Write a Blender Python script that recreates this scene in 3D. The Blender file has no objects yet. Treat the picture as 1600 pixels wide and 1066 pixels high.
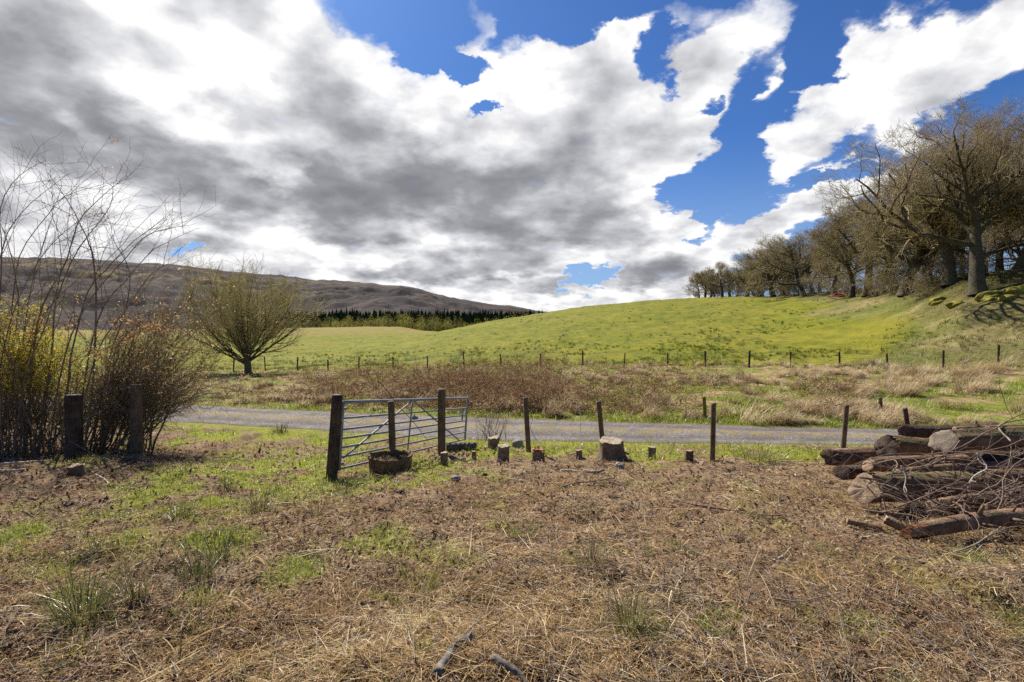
import bpy, bmesh, math, random
import numpy as np
from mathutils import Vector, Matrix, Euler

R = math.radians
RNG = np.random.default_rng(20240417)
random.seed(7)
sc = bpy.context.scene
COL = sc.collection

# ---------------------------------------------------------------- camera
CAM_Z = 1.70
F = 800.0                      # focal length in pixels of the 1600 px photograph
PITCH = math.atan(21.0 / 800.0)
cam_d = bpy.data.cameras.new("camera")
cam_d.lens = 18.0
cam_d.sensor_width = 36.0
cam_d.clip_start = 0.05
cam_d.clip_end = 30000.0
cam = bpy.data.objects.new("camera", cam_d)
cam.location = (0, 0, CAM_Z)
cam.rotation_euler = (R(90) - PITCH, 0, 0)
COL.objects.link(cam)
sc.camera = cam

def ray(px, py):
    """direction of a photograph pixel, scaled to y = 1"""
    x = (px - 800.0) / F
    z = -(py - 533.0) / F
    c, s = math.cos(PITCH), math.sin(PITCH)
    X, Y, Z = x, c + s * z, -s + c * z
    return X / Y, 1.0, Z / Y

def azel(px, py):
    x, y, z = ray(px, py)
    return math.atan2(x, y), math.atan2(z, math.hypot(x, y))

def at(px, py, Y):
    """the point at depth Y that the photograph shows at (px, py)"""
    x, y, z = ray(px, py)
    return np.array([x * Y, Y, CAM_Z + z * Y])

# sun: in front of the camera, high to the left
SUN_AZ, SUN_EL = R(-30), R(46)
sun_dir = Vector((math.sin(SUN_AZ) * math.cos(SUN_EL), math.cos(SUN_AZ) * math.cos(SUN_EL), math.sin(SUN_EL)))
ld = bpy.data.lights.new("sun", 'SUN')
ld.energy = 5.0
ld.angle = R(0.53)
ld.color = (1.0, 0.945, 0.85)
lo = bpy.data.objects.new("sun", ld)
lo.rotation_euler = sun_dir.to_track_quat('Z', 'Y').to_euler()
lo.location = (-30, 50, 60)
COL.objects.link(lo)

# ---------------------------------------------------------------- node helper
class G:
    """tiny expression builder for a node tree"""
    def __init__(s, tree):
        s.t = tree
        s.n = tree.nodes
        s.l = tree.links
    def put(s, sock, v):
        if isinstance(v, bpy.types.NodeSocket):
            s.l.new(v, sock)
        elif v is not None:
            sock.default_value = v
    def node(s, typ, **kw):
        n = s.n.new(typ)
        for k, v in kw.items():
            setattr(n, k, v)
        return n
    def m(s, op, a, b=None, c=None, clamp=False):
        n = s.node('ShaderNodeMath', operation=op, use_clamp=clamp)
        s.put(n.inputs[0], a); s.put(n.inputs[1], b); s.put(n.inputs[2], c)
        return n.outputs[0]
    def vm(s, op, a, b=None, c=None, scale=None):
        n = s.node('ShaderNodeVectorMath', operation=op)
        s.put(n.inputs[0], a); s.put(n.inputs[1], b); s.put(n.inputs[2], c)
        if scale is not None: s.put(n.inputs[3], scale)
        return n.outputs[1] if op in ('DOT_PRODUCT', 'LENGTH', 'DISTANCE') else n.outputs[0]
    def xyz(s, x, y, z=0.0):
        n = s.node('ShaderNodeCombineXYZ')
        s.put(n.inputs[0], x); s.put(n.inputs[1], y); s.put(n.inputs[2], z)
        return n.outputs[0]
    def sep(s, v):
        n = s.node('ShaderNodeSeparateXYZ'); s.put(n.inputs[0], v)
        return n.outputs
    def ss(s, v, a, b, lo=0.0, hi=1.0, kind='SMOOTHSTEP'):
        n = s.node('ShaderNodeMapRange', interpolation_type=kind, clamp=True)
        for i, q in enumerate((v, a, b, lo, hi)): s.put(n.inputs[i], q)
        return n.outputs[0]
    def mix(s, f, a, b, mode='MIX'):
        n = s.node('ShaderNodeMix', data_type='RGBA', blend_type=mode)
        s.put(n.inputs[0], f)
        for sock, v in ((n.inputs[6], a), (n.inputs[7], b)):
            if isinstance(v, (tuple, list)) and len(v) == 3: v = (*v, 1.0)
            s.put(sock, v)
        return n.outputs[2]
    def noise(s, vec, scale, detail=4, rough=0.5, dist=0.0, dim='3D', color=False):
        n = s.node('ShaderNodeTexNoise', noise_dimensions=dim)
        s.put(n.inputs['Vector'], vec)
        n.inputs['Scale'].default_value = scale
        n.inputs['Detail'].default_value = detail
        n.inputs['Roughness'].default_value = rough
        n.inputs['Distortion'].default_value = dist
        return n.outputs[1 if color else 0]
    def vor(s, vec, scale, detail=0.0, feature='F1', dim='3D', out=0, smooth=0.5, rough=0.5):
        n = s.node('ShaderNodeTexVoronoi', voronoi_dimensions=dim, feature=feature)
        s.put(n.inputs['Vector'], vec)
        n.inputs['Scale'].default_value = scale
        if 'Detail' in n.inputs: n.inputs['Detail'].default_value = detail
        if 'Roughness' in n.inputs: n.inputs['Roughness'].default_value = rough
        if feature == 'SMOOTH_F1': n.inputs['Smoothness'].default_value = smooth
        return n.outputs[out]
    def ramp(s, f, stops, interp='LINEAR'):
        n = s.node('ShaderNodeValToRGB')
        n.color_ramp.interpolation = interp
        e = n.color_ramp.elements
        while len(e) < len(stops): e.new(0.5)
        for el, (p, c) in zip(e, stops):
            el.position = p; el.color = (*c, 1.0) if len(c) == 3 else c
        s.put(n.inputs[0], f)
        return n.outputs[0]
# where the clouds of that day stood (bearing and height given by photograph pixels)
CLOUDS = [
 # (px, py, rx, ry, rot, weight, softness)
 (180, 40, 440, 230, -12, 1.0, .75), (430, 170, 390, 200, -14, 1.0, .75), (250, 320, 430, 160, 0, 1.0, .75),
 (700, 290, 340, 180, -10, 1.0, .85), (860, 190, 200, 125, 10, 1.0, .85), (800, 390, 330, 110, 0, 1.0, .85),
 (930, 130, 100, 115, 20, 1.0, 1.0), (1060, 190, 115, 105, 30, 1.0, 1.0), (1105, 100, 66, 100, -35, .95, 1.0),
 (1180, 36, 44, 66, -25, .8, .9), (970, 55, 80, 45, 0, .85, .9), (768, 112, 46, 40, 0, .95, .95),
 (740, 55, 34, 60, -15, .72, .9), (612, 12, 30, 22, 0, .62, 1), (1000, 355, 120, 75, 0, 1.0, 1.0),
 (1030, 312, 66, 36, 0, .9, 1.0), (1105, 350, 52, 28, 5, .85, 1.0), (1020, 415, 95, 50, 0, .95, .95),
 (1100, 420, 90, 50, 0, .95, .95), (880, 462, 340, 80, 0, 1.0, .75), (980, 235, 130, 85, 10, 1.0, .85), (560, 425, 400, 95, 0, 1.0, .75), (120, 390, 260, 80, 0, .9, .85),
 (1400, 100, 150, 110, 40, 1.0, .85), (1560, 60, 150, 95, 15, 1.0, .85), (1330, 160, 160, 80, 35, 1.0, .95),
 (1235, 208, 95, 56, 30, .95, 1.0), (1230, 265, 60, 30, 20, .8, .9), (1205, 128, 50, 40, 20, .85, .9),
 (1330, 262, 66, 36, 10, .9, 1.0), (1425, 212, 70, 40, 15, .9, 1.0), (1290, 312, 130, 48, 25, 1.0, .95), (1190, 360, 105, 38, 20, 1.0, .95),
 (1420, 290, 130, 60, 20, .9, 1.0), (1080, 12, 70, 24, 0, .62, .9), (1475, 135, 95, 55, 30, 1.0, .95), (830, 62, 70, 44, 20, .66, 1), (1040, 14, 110, 26, 0, .55, 1), (700, 35, 40, 30, 0, .5, 1), (1180, 30, 60, 80, -25, .6, 1),
]
HOLES = [
 (650, 25, 80, 60, -40, .8, .7), (718, 112, 56, 20, -5, .9, .8), (860, 20, 90, 36, 5, .75, .8),
 (770, 172, 40, 13, 15, .62, 1), (1100, 158, 24, 13, 20, .6, 1), (912, 426, 60, 18, 10, .72, 1),
 (300, 394, 44, 12, 0, .55, .9), (1026, 72, 30, 46, 10, .8, .9), (940, 4, 110, 24, 4, .7, 1), (1120, 292, 80, 46, 25, .9, .8), (1300, 272, 62, 16, 15, .7, .8), (1160, 185, 24, 66, -18, .8, .8), (1290, 50, 50, 80, -38, .8, .8), (1090, 350, 14, 30, 0, .4, 1),
]
DARK = [
 (30, 140, 170, 150, -10, .80, 1), (215, 226, 210, 62, -14, .80, 1), (335, 140, 110, 42, -35, .42, 1), (505, 210, 140, 76, -20, .50, 1),
 (490, 306, 190, 66, -3, .95, .9), (570, 250, 130, 66, 0, .55, 1), (690, 300, 130, 60, 0, .62, 1), (780, 305, 190, 60, -5, .75, 1), (850, 345, 140, 50, 0, .82, 1),
 (935, 215, 170, 100, 10, .40, 1), (440, 56, 100, 44, -40, .32, 1), (780, 412, 150, 28, 0, .60, 1), (1005, 425, 80, 28, 0, .72, 1), (660, 432, 120, 18, 0, .5, 1),
 (285, 386, 110, 26, 0, .60, 1), (60, 330, 130, 50, 0, .45, 1), (1490, 105, 190, 80, 30, .34, 1), (960, 380, 70, 34, 0, .40, 1), (590, 372, 90, 24, 0, .45, 1), (860, 448, 90, 12, 0, .5, 1),
 (160, 60, 120, 50, -30, .35, 1), (1240, 330, 90, 20, 20, .22, 1),
]
BRIGHT = [
 (430, 268, 70, 26, -18, .8, 1), (320, 212, 60, 24, -20, .6, 1), (150, 290, 130, 22, -14, .7, 1), (540, 396, 110, 18, 0, .7, 1), (640, 395, 60, 18, 0, .8, 1),
 (900, 400, 60, 22, 0, .6, 1), (1030, 315, 60, 26, 0, .8, 1), (760, 440, 70, 10, 0, .6, 1), (130, 195, 60, 24, -20, .4, 1), (740, 250, 40, 30, 0, .5, 1),
]
# ---------------------------------------------------------------- sky: Nishita air with cumulus in it
world = bpy.data.worlds.new("World")
sc.world = world
world.use_nodes = True
wt = world.node_tree
wt.nodes.clear()
g = G(wt)
WS = 0.1
tc = g.node('ShaderNodeTexCoord')
d = g.vm('NORMALIZE', tc.outputs['Generated'])
dx, dy, dz = g.sep(d)
az = g.m('ARCTAN2', dx, dy)
el = g.m('ARCSINE', dz)
p0 = g.xyz(az, el)

sky = g.node('ShaderNodeTexSky', sky_type='NISHITA', sun_disc=False)
sky.sun_elevation = SUN_EL
sky.sun_rotation = SUN_AZ
sky.altitude = 50
sky.air_density = 1.0
sky.dust_density = 0.6
sky.ozone_density = 2.2
skyc = g.mix(1.0, sky.outputs[0], (0.195, 0.345, 0.585), 'MULTIPLY')

# cloud deck coordinate: flattens towards the horizon like a real deck does
inv = g.m('DIVIDE', 1.0, g.m('ADD', g.m('MAXIMUM', dz, 0.0), 0.36))
q = g.vm('SCALE', d, scale=inv)

wn = g.noise(q, 5.5, 7, 0.6, color=True)
wv = g.vm('SUBTRACT', wn, (0.5, 0.5, 0.5))
pw = g.vm('MULTIPLY_ADD', wv, (0.22, 0.18, 0.0), p0)
pd = g.vm('MULTIPLY_ADD', wv, (0.15, 0.11, 0.0), p0)

BASE = [pw]
def build(lst):
    """patches of the sky by bearing and height, laid over one another, the weakest first; rx, ry in pixels of the photograph, rot in degrees"""
    acc = 0.0
    for (px, py, rx, ry, rot, w, soft) in sorted(lst, key=lambda b: b[5]):
        a0, e0 = azel(px, py)
        cr, sr = math.cos(R(rot)), math.sin(R(rot))
        ax = azel(px + cr * rx, py - sr * rx); bx = azel(px + sr * ry, py + cr * ry)
        A = (ax[0] - a0, ax[1] - e0); B = (bx[0] - a0, bx[1] - e0)
        mp = g.node('ShaderNodeMapping', vector_type='TEXTURE')
        # the running total rides along unused in z, so that the patches are worked out one after another
        v = BASE[0]
        if not isinstance(acc, float):
            v = g.vm('MULTIPLY_ADD', acc, (0, 0, 0), v)
        g.put(mp.inputs[0], v)
        mp.inputs[1].default_value = (a0, e0, 0)
        mp.inputs[2].default_value = (0, 0, math.atan2(A[1], A[0]))
        mp.inputs[3].default_value = (math.hypot(*A), math.hypot(*B), 1)
        acc = g.ss(g.vm('LENGTH', mp.outputs[0]), 1.0 + 0.35 * soft, 1.0 - 0.75 * soft, acc, w)
    return acc

cover = build(CLOUDS)
holes = build(HOLES)
# elsewhere on the dome: broken cloud
rest = g.ss(g.m('ABSOLUTE', az), R(50), R(62))
bn = g.noise(q, 1.3, 2, 0.5)
cov = g.m('SUBTRACT', cover, holes)
cov = g.m('MAXIMUM', cov, g.m('MULTIPLY', rest, g.ss(bn, 0.56, 0.70)))

def puff(v, det=11):
    f = g.noise(v, 4.0, det, 0.57)
    w_ = g.vor(v, 6.0, 2.0, 'SMOOTH_F1', smooth=0.8, rough=0.5)
    return g.m('SUBTRACT', f, g.m('MULTIPLY', w_, 0.30))
n1 = puff(q)
# the same field a little nearer the sun: what stands between this bit of cloud and the light
q2 = g.vm('ADD', q, (-0.045, 0.0, 0.095))
n2 = puff(q2, 5)
D = g.m('ADD', g.m('MULTIPLY_ADD', cov, 1.95, -0.98), g.m('MULTIPLY_ADD', n1, 2.9, -1.10))
D = g.m('ADD', D, g.ss(cov, 0.7, 1.0, 0.0, 0.75))
alpha = g.ss(D, -0.20, 0.90)
emb = g.m('SUBTRACT', n1, n2)
tn = g.noise(q, 3.0, 7, 0.55)
BASE[0] = pd
light = build(BRIGHT)
thick = build(DARK)
thick = g.m('MULTIPLY', thick, g.m('SUBTRACT', 1.0, g.m('MULTIPLY', light, 0.9)))
thick = g.m('ADD', thick, g.m('MULTIPLY', g.m('SUBTRACT', tn, 0.5), g.m('MULTIPLY_ADD', thick, 1.5, 0.34)), clamp=True)
# cumulus are dark where they are deep and where the cloud above shades them
body = g.m('MULTIPLY', g.ss(D, 0.15, 0.95), thick)
ew = g.m('MULTIPLY_ADD', body, -0.75, 1.75)
sh = g.m('SUBTRACT', g.m('MULTIPLY_ADD', g.m('MULTIPLY', emb, ew), 0.95, 0.95), g.m('MULTIPLY', body, 0.88))
cc = g.ramp(sh, [(0.0, (0.235, 0.238, 0.262)), (0.25, (0.325, 0.33, 0.357)), (0.5, (0.51, 0.515, 0.545)), (0.75, (0.74, 0.745, 0.775)), (0.97, (0.99, 0.99, 0.99))])
cc = g.vm('SCALE', cc, scale=0.59 / WS)
low = g.ss(el, R(20), R(1), 0.0, 0.65)
skyc = g.mix(low, skyc, (2.25, 3.2, 4.7))
out = g.mix(alpha, skyc, cc)
out = g.mix(g.ss(el, R(-0.5), R(-3)), out, (1.1, 1.15, 0.9))
bg = g.node('ShaderNodeBackground')
g.put(bg.inputs[0], out)
bg.inputs[1].default_value = WS
wo = g.node('ShaderNodeOutputWorld')
wt.links.new(bg.outputs[0], wo.inputs[0])
world.cycles.sampling_method = 'NONE'

sc.view_settings.view_transform = 'Standard'
sc.view_settings.look = 'None'
sc.view_settings.exposure = 0.80
sc.view_settings.gamma = 1.0
sc.render.engine = 'CYCLES'
# ---------------------------------------------------------------- scene bookkeeping
def tag(o, label=None, cat=None, group=None, kind=None):
    if label: o['label'] = label
    if cat: o['category'] = cat
    if group: o['group'] = group
    if kind: o['kind'] = kind
    return o

def thing(name, loc, label, cat, group=None, rz=0.0, s=1.0):
    o = bpy.data.objects.new(name, None)
    o.empty_display_size = 0.2
    COL.objects.link(o)
    o.location = tuple(float(v) for v in loc)
    o.rotation_euler = (0, 0, rz)
    o.scale = (s, s, s)
    return tag(o, label, cat, group)

def link(name, me, mat, parent=None, loc=None):
    o = bpy.data.objects.new(name, me)
    COL.objects.link(o)
    if mat is not None and len(me.materials) == 0:
        for m_ in (mat if isinstance(mat, (list, tuple)) else [mat]): me.materials.append(m_)
    if parent is not None: o.parent = parent
    if loc is not None: o.location = tuple(float(v) for v in loc)
    return o

def mesh_np(name, V, Q=None, T=None, attrs=None, smooth=True, mats=None):
    """mesh from arrays: V n x 3, quads m x 4, tris k x 3, attrs {name: per point float}"""
    me = bpy.data.meshes.new(name)
    V = np.asarray(V, dtype=np.float32)
    me.vertices.add(len(V))
    me.vertices.foreach_set("co", V.ravel())
    parts, starts, n = [], [], 0
    for A, k in ((Q, 4), (T, 3)):
        if A is None or len(A) == 0: continue
        A = np.asarray(A, dtype=np.int32)
        parts.append(A.ravel())
        starts.append(n + np.arange(len(A), dtype=np.int32) * k)
        n += A.size
    me.loops.add(n)
    me.loops.foreach_set("vertex_index", np.concatenate(parts))
    st = np.concatenate(starts)
    me.polygons.add(len(st))
    me.polygons.foreach_set("loop_start", st)
    me.polygons.foreach_set("use_smooth", np.full(len(st), smooth, dtype=bool))
    if mats is not None: me.polygons.foreach_set("material_index", np.asarray(mats, dtype=np.int32))
    for k, v in (attrs or {}).items():
        a = me.attributes.new(k, 'FLOAT', 'POINT')
        a.data.foreach_set("value", np.asarray(v, dtype=np.float32))
    me.update(calc_edges=True)
    return me

class Bag:
    """collects pieces into ONE mesh"""
    def __init__(s): s.V, s.Q, s.T, s.A, s.n = [], [], [], [], 0
    def add(s, V, Q=None, T=None, tint=None):
        V = np.asarray(V, float)
        s.V.append(V)
        if Q is not None and len(Q): s.Q.append(np.asarray(Q) + s.n)
        if T is not None and len(T): s.T.append(np.asarray(T) + s.n)
        s.A.append(np.full(len(V), 0.5) if tint is None else np.broadcast_to(np.asarray(tint, float), (len(V),)))
        s.n += len(V)
        return s
    def mesh(s, name, smooth=True):
        return mesh_np(name, np.concatenate(s.V), np.concatenate(s.Q) if s.Q else None, np.concatenate(s.T) if s.T else None,
                       {'tint': np.concatenate(s.A)}, smooth)
    def build(s, name, mat, parent=None, loc=None, smooth=True):
        return link(name, s.mesh(name, smooth), mat, parent, loc)

# ---------------------------------------------------------------- noise
_perm = np.random.default_rng(5).random((256, 256)).astype(np.float32)
def vnoise(x, y, seed=0):
    x = np.asarray(x, float) + seed * 17.31; y = np.asarray(y, float) + seed * 9.77
    xi = np.floor(x).astype(np.int64); yi = np.floor(y).astype(np.int64)
    fx = x - xi; fy = y - yi
    fx = fx * fx * fx * (fx * (fx * 6 - 15) + 10); fy = fy * fy * fy * (fy * (fy * 6 - 15) + 10)
    p = lambda a, b: _perm[a & 255, b & 255]
    return (p(xi, yi) * (1 - fx) + p(xi + 1, yi) * fx) * (1 - fy) + (p(xi, yi + 1) * (1 - fx) + p(xi + 1, yi + 1) * fx) * fy
def fbm(x, y, oct=4, seed=0, gain=0.5):
    a, s, t = 1.0, 0.0, 0.0
    for i in range(oct):
        c, n_ = math.cos(0.6 * i), math.sin(0.6 * i)
        s = s + a * vnoise((c * x - n_ * y) * 2 ** i, (n_ * x + c * y) * 2 ** i, seed + i)
        t += a; a *= gain
    return s / t
def sstep(v, a, b):
    t = np.clip((np.asarray(v, float) - a) / (b - a), 0, 1)
    return t * t * (3 - 2 * t)
def unit(v):
    return v / np.maximum(np.linalg.norm(v, axis=-1, keepdims=True), 1e-9)

# ---------------------------------------------------------------- tubes and blades, many at a time
def tubes(P, Rd, K=5, cap=False, jit=0.0, rng=RNG):
    """P: N x S x 3 centre lines, Rd: N x S radii -> V, Q"""
    P = np.asarray(P, float)
    if P.ndim == 2: P = P[None]
    Rd = np.asarray(Rd, float)
    if Rd.ndim == 1: Rd = Rd[None]
    N, S, _ = P.shape
    T = np.empty_like(P)
    T[:, 1:-1] = P[:, 2:] - P[:, :-2]; T[:, 0] = P[:, 1] - P[:, 0]; T[:, -1] = P[:, -1] - P[:, -2]
    T = unit(T)
    ref = np.where(np.abs(T[:, 0, 2:3]) > 0.9, np.array([[1.0, 0, 0]]), np.array([[0, 0, 1.0]]))
    nrm = unit(np.cross(T[:, 0], ref))
    V = np.empty((N, S, K, 3))
    ang = np.arange(K) * 2 * math.pi / K
    ca, sa = np.cos(ang)[None, :, None], np.sin(ang)[None, :, None]
    for s in range(S):
        nrm = unit(nrm - T[:, s] * (nrm * T[:, s]).sum(-1, keepdims=True))
        b = np.cross(T[:, s], nrm)
        r = Rd[:, s][:, None, None]
        if jit: r = r * (1 + jit * rng.standard_normal((N, K, 1)))
        V[:, s] = P[:, s][:, None] + r * (ca * nrm[:, None] + sa * b[:, None])
    base = (np.arange(N)[:, None, None] * S + np.arange(S - 1)[None, :, None]) * K
    k = np.arange(K)[None, None, :]; k2 = (k + 1) % K
    Q = np.stack([base + k, base + k2, base + K + k2, base + K + k], -1).reshape(-1, 4)
    V = V.reshape(-1, 3)
    if cap:
        c = []
        for e, s in ((0, 0), (1, S - 1)):
            cen = P[:, s]
            i0 = len(V) if e == 0 else len(V)
            V = np.concatenate([V, cen])
            b_ = (np.arange(N) * S + s) * K
            ci = i0 + np.arange(N)
            kk = np.arange(K); kk2 = (kk + 1) % K
            tri = np.stack([np.broadcast_to(ci[:, None], (N, K)), b_[:, None] + kk, b_[:, None] + kk2], -1).reshape(-1, 3)
            c.append(tri if e == 1 else tri[:, ::-1])
        return V, Q, np.concatenate(c)
    return V, Q

def blades(P, head, pitch, L, W, bend, S=3, roll=None, tipw=0.15):
    """flat blades: root P, heading, pitch above the ground, length, width, droop of the tip -> V (N*S*2), Q"""
    N = len(P)
    V = np.empty((N, S + 1, 2, 3))
    h = np.stack([np.cos(head), np.sin(head), np.zeros(N)], -1)
    side = np.stack([-np.sin(head), np.cos(head), np.zeros(N)], -1)
    if roll is not None:
        side = side * np.cos(roll)[:, None] + np.array([0, 0, 1.0]) * np.sin(roll)[:, None]
    p = P.copy(); a = pitch.copy()
    for s in range(S + 1):
        w = W * (1 - (1 - tipw) * (s / S) ** 1.5) * 0.5
        V[:, s, 0] = p - side * w[:, None]; V[:, s, 1] = p + side * w[:, None]
        p = p + (h * np.cos(a)[:, None] + np.array([0, 0, 1.0]) * np.sin(a)[:, None]) * (L / S)[:, None]
        a = a - bend / S
    b = (np.arange(N)[:, None] * (S + 1) + np.arange(S)[None]) * 2
    Q = np.stack([b, b + 1, b + 3, b + 2], -1).reshape(-1, 4)
    return V.reshape(-1, 3), Q

def chains(P0, D0, L, S, wander, up=0.0, rng=RNG, pull=None):
    """random-walk centre lines"""
    N = len(P0)
    P = np.empty((N, S, 3)); P[:, 0] = P0
    D = unit(D0); st = (L / (S - 1))[:, None]
    for s in range(1, S):
        D = D + wander * rng.standard_normal((N, 3))
        D[:, 2] += up
        if pull is not None: D = D + pull
        D = unit(D)
        P[:, s] = P[:, s - 1] + D * st
    return P

def offshoots(P, Rd, n, t0, t1, ang, lenf, S, wander, up, rf, rng=RNG, minr=0.0, phi0=None, flat=0.0):
    """n side shoots on every chain; lenf(t, parent length) -> length"""
    N, SP, _ = P.shape
    t = t0 + (t1 - t0) * (np.arange(n)[None] + rng.random((N, n))) / n
    x = t * (SP - 1); i = np.minimum(x.astype(int), SP - 2); f = (x - i)[..., None]
    ar = np.arange(N)[:, None]
    a, b = P[ar, i], P[ar, i + 1]
    pos = a * (1 - f) + b * f
    tan = unit(b - a)
    r = Rd[ar, i] * (1 - f[..., 0]) + Rd[ar, i + 1] * f[..., 0]
    ref = np.where(np.abs(tan[..., 2:3]) > 0.9, np.array([1.0, 0, 0]), np.array([0, 0, 1.0]))
    u = unit(np.cross(tan, ref)); v = np.cross(tan, u)
    phi = np.arange(n)[None] * 2.4 + rng.random((N, 1)) * 6.28 + 0.5 * rng.standard_normal((N, n))
    an = ang[0] + (ang[1] - ang[0]) * rng.random((N, n))
    ra = np.cos(phi)[..., None] * u + np.sin(phi)[..., None] * v
    if flat: ra[..., 2] *= (1 - flat)
    D = unit(tan * np.cos(an)[..., None] + unit(ra) * np.sin(an)[..., None])
    PL = np.linalg.norm(np.diff(P, axis=1), axis=-1).sum(1)[:, None]
    L = lenf(t, PL) * (0.7 + 0.6 * rng.random((N, n)))
    Q = chains(pos.reshape(-1, 3), D.reshape(-1, 3), np.broadcast_to(L, (N, n)).reshape(-1), S, wander, up, rng)
    r0 = np.maximum(r.reshape(-1) * rf, minr)
    rr = r0[:, None] * np.linspace(1, 0.35, S)[None]
    return Q, rr
# ---------------------------------------------------------------- lie of the land
# lane edges (x, y)
_RX = np.array([-60, -30, -20, -9.5, -5.3, -2.5, 0, 4.5, 8.5, 15, 25, 60.0])
_RN = np.array([24, 19, 17.2, 14.5, 13.4, 12.55, 11.95, 11.75, 11.45, 10.8, 9.6, 5.0])
_RF = np.array([28, 22.6, 20.6, 17.3, 16.2, 15.55, 15.1, 14.3, 13.7, 13.0, 11.8, 7.2])
def y_near(x): return np.interp(x, _RX, _RN)
def y_far(x): return np.interp(x, _RX, _RF)

_K = np.array([0, 2.5, 5, 7.2, 9, 10.5, 11.8, 15.2])
_Z = np.array([0.02, 0, -0.20, -0.42, -0.66, -0.86, -1.0, -1.0])
_FP = np.array([-600, 400, 800, 1100, 1300, 1560, 1900])
_FY = np.array([47, 45, 43, 38, 35, 30.7, 27])
_FZ = np.array([-2.3, -2.1, -1.6, -1.2, -1.0, -0.64, -0.3])
_CP = np.array([-600, 450, 560, 620, 660, 700, 760, 800, 860, 930, 1000, 1100, 1200, 1300, 1400, 1500, 1600, 1800, 2200])
_CR = np.array([545, 545, 543, 537, 527, 516, 504, 497, 487, 478, 471, 466, 463, 457, 446, 433, 425, 411, 400])
_CY = np.array([110, 110, 112, 116, 120, 128, 140, 150, 158, 162, 162, 160, 142, 112, 80, 58, 50, 46, 44.])
PLAIN = -2.4
def fence_y(px): return np.interp(px, _FP, _FY)

def zbase(X, Y):
    X = np.asarray(X, float); Y = np.asarray(Y, float)
    Yc_ = np.maximum(Y, 0.5)
    px = np.clip(800 + 800 * X / Yc_, -600, 2200)
    zn = np.interp(Y, _K, _Z)
    fy, fz = np.interp(px, _FP, _FY), np.interp(px, _FP, _FZ)
    zb = -1.0 + (fz + 1.0) * sstep(Y, 15.2, fy)
    cr, cy = np.interp(px, _CP, _CR), np.interp(px, _CP, _CY)
    zc = CAM_Z + (512 - cr) / F * cy
    t = np.clip((Y - fy) / (cy - fy), 0, 1.0)
    S = 0.45 * t + 0.55 * t * t * (3 - 2 * t)
    # round the brow instead of ending in an edge
    zh = fz + (zc - fz) * S
    right = sstep(px, 1330, 1480)
    back = np.maximum(Y - cy, 0)
    zd = zc + (PLAIN - zc) * sstep(back, 0, 260)
    zr = zc + 0.10 * back * np.exp(-back / 160.0)
    zr = zr + (PLAIN - zr) * sstep(back, 250, 700)
    zo = zd * (1 - right) + zr * right
    z = np.where(Y < 15.2, zn, np.where(Y < fy, zb, np.where(Y < cy, zh, zo)))
    # the pale mound in the flat field on the left
    amp = np.interp(px, [-600, 200, 420, 560, 625, 655, 690], [2.6, 3.0, 3.9, 4.45, 4.0, 2.0, 0.0])
    z = z + amp * np.exp(-((Y - 240) / 62.0) ** 2)
    z = np.where(Y < 0, 0.02, z)
    return z

def zt(X, Y, detail=True):
    X = np.asarray(X, float); Y = np.asarray(Y, float)
    z = zbase(X, Y)
    if not detail: return z
    r = np.hypot(X, Y)
    road = sstep(Y, y_near(X) - 0.7, y_near(X) + 0.1) * (1 - sstep(Y, y_far(X) - 0.1, y_far(X) + 0.8))
    near = 1 - sstep(r, 14, 24)
    n = (fbm(X * 0.9, Y * 0.9, 3, 1) - 0.5) * 0.24 + (fbm(X * 3.7, Y * 3.7, 3, 2) - 0.5) * 0.10 + (fbm(X * 13, Y * 13, 2, 6) - 0.5) * 0.028
    far = sstep(Y, 17, 26)
    n2 = (fbm(X * 0.45, Y * 0.45, 3, 3) - 0.5) * 0.50 + (fbm(X * 0.08, Y * 0.08, 2, 4) - 0.5) * 0.5 * sstep(Y, 40, 60)
    rough = sstep(800 + 800 * X / np.maximum(Y, 1), 1380, 1520) * sstep(Y, 34, 42)
    n2 = n2 + rough * (fbm(X * 0.3, Y * 0.3, 4, 8) - 0.5) * 0.9
    return z + (n * near + n2 * far) * (1 - road)

def ground(px, py, ymax=400.0):
    """where the photograph's pixel meets the ground"""
    x, _, zz = ray(px, py)
    Ys = np.geomspace(1.5, ymax, 900)
    h = CAM_Z + zz * Ys - zt(x * Ys, Ys)
    i = int(np.argmax(h < 0)) if (h < 0).any() else len(Ys) - 1
    a, b = Ys[max(i - 1, 0)], Ys[i]
    for _ in range(25):
        m_ = 0.5 * (a + b)
        if CAM_Z + zz * m_ - float(zt(x * m_, m_)) < 0: b = m_
        else: a = m_
    return np.array([x * b, b, float(zt(x * b, b))])

def pix(X, Y, Z):
    """back to photograph pixels"""
    c, s = math.cos(PITCH), math.sin(PITCH)
    dz = Z - CAM_Z
    f_ = Y * c - dz * s; u = Y * s + dz * c
    return 800 + F * X / f_, 533 - F * u / f_

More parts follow.
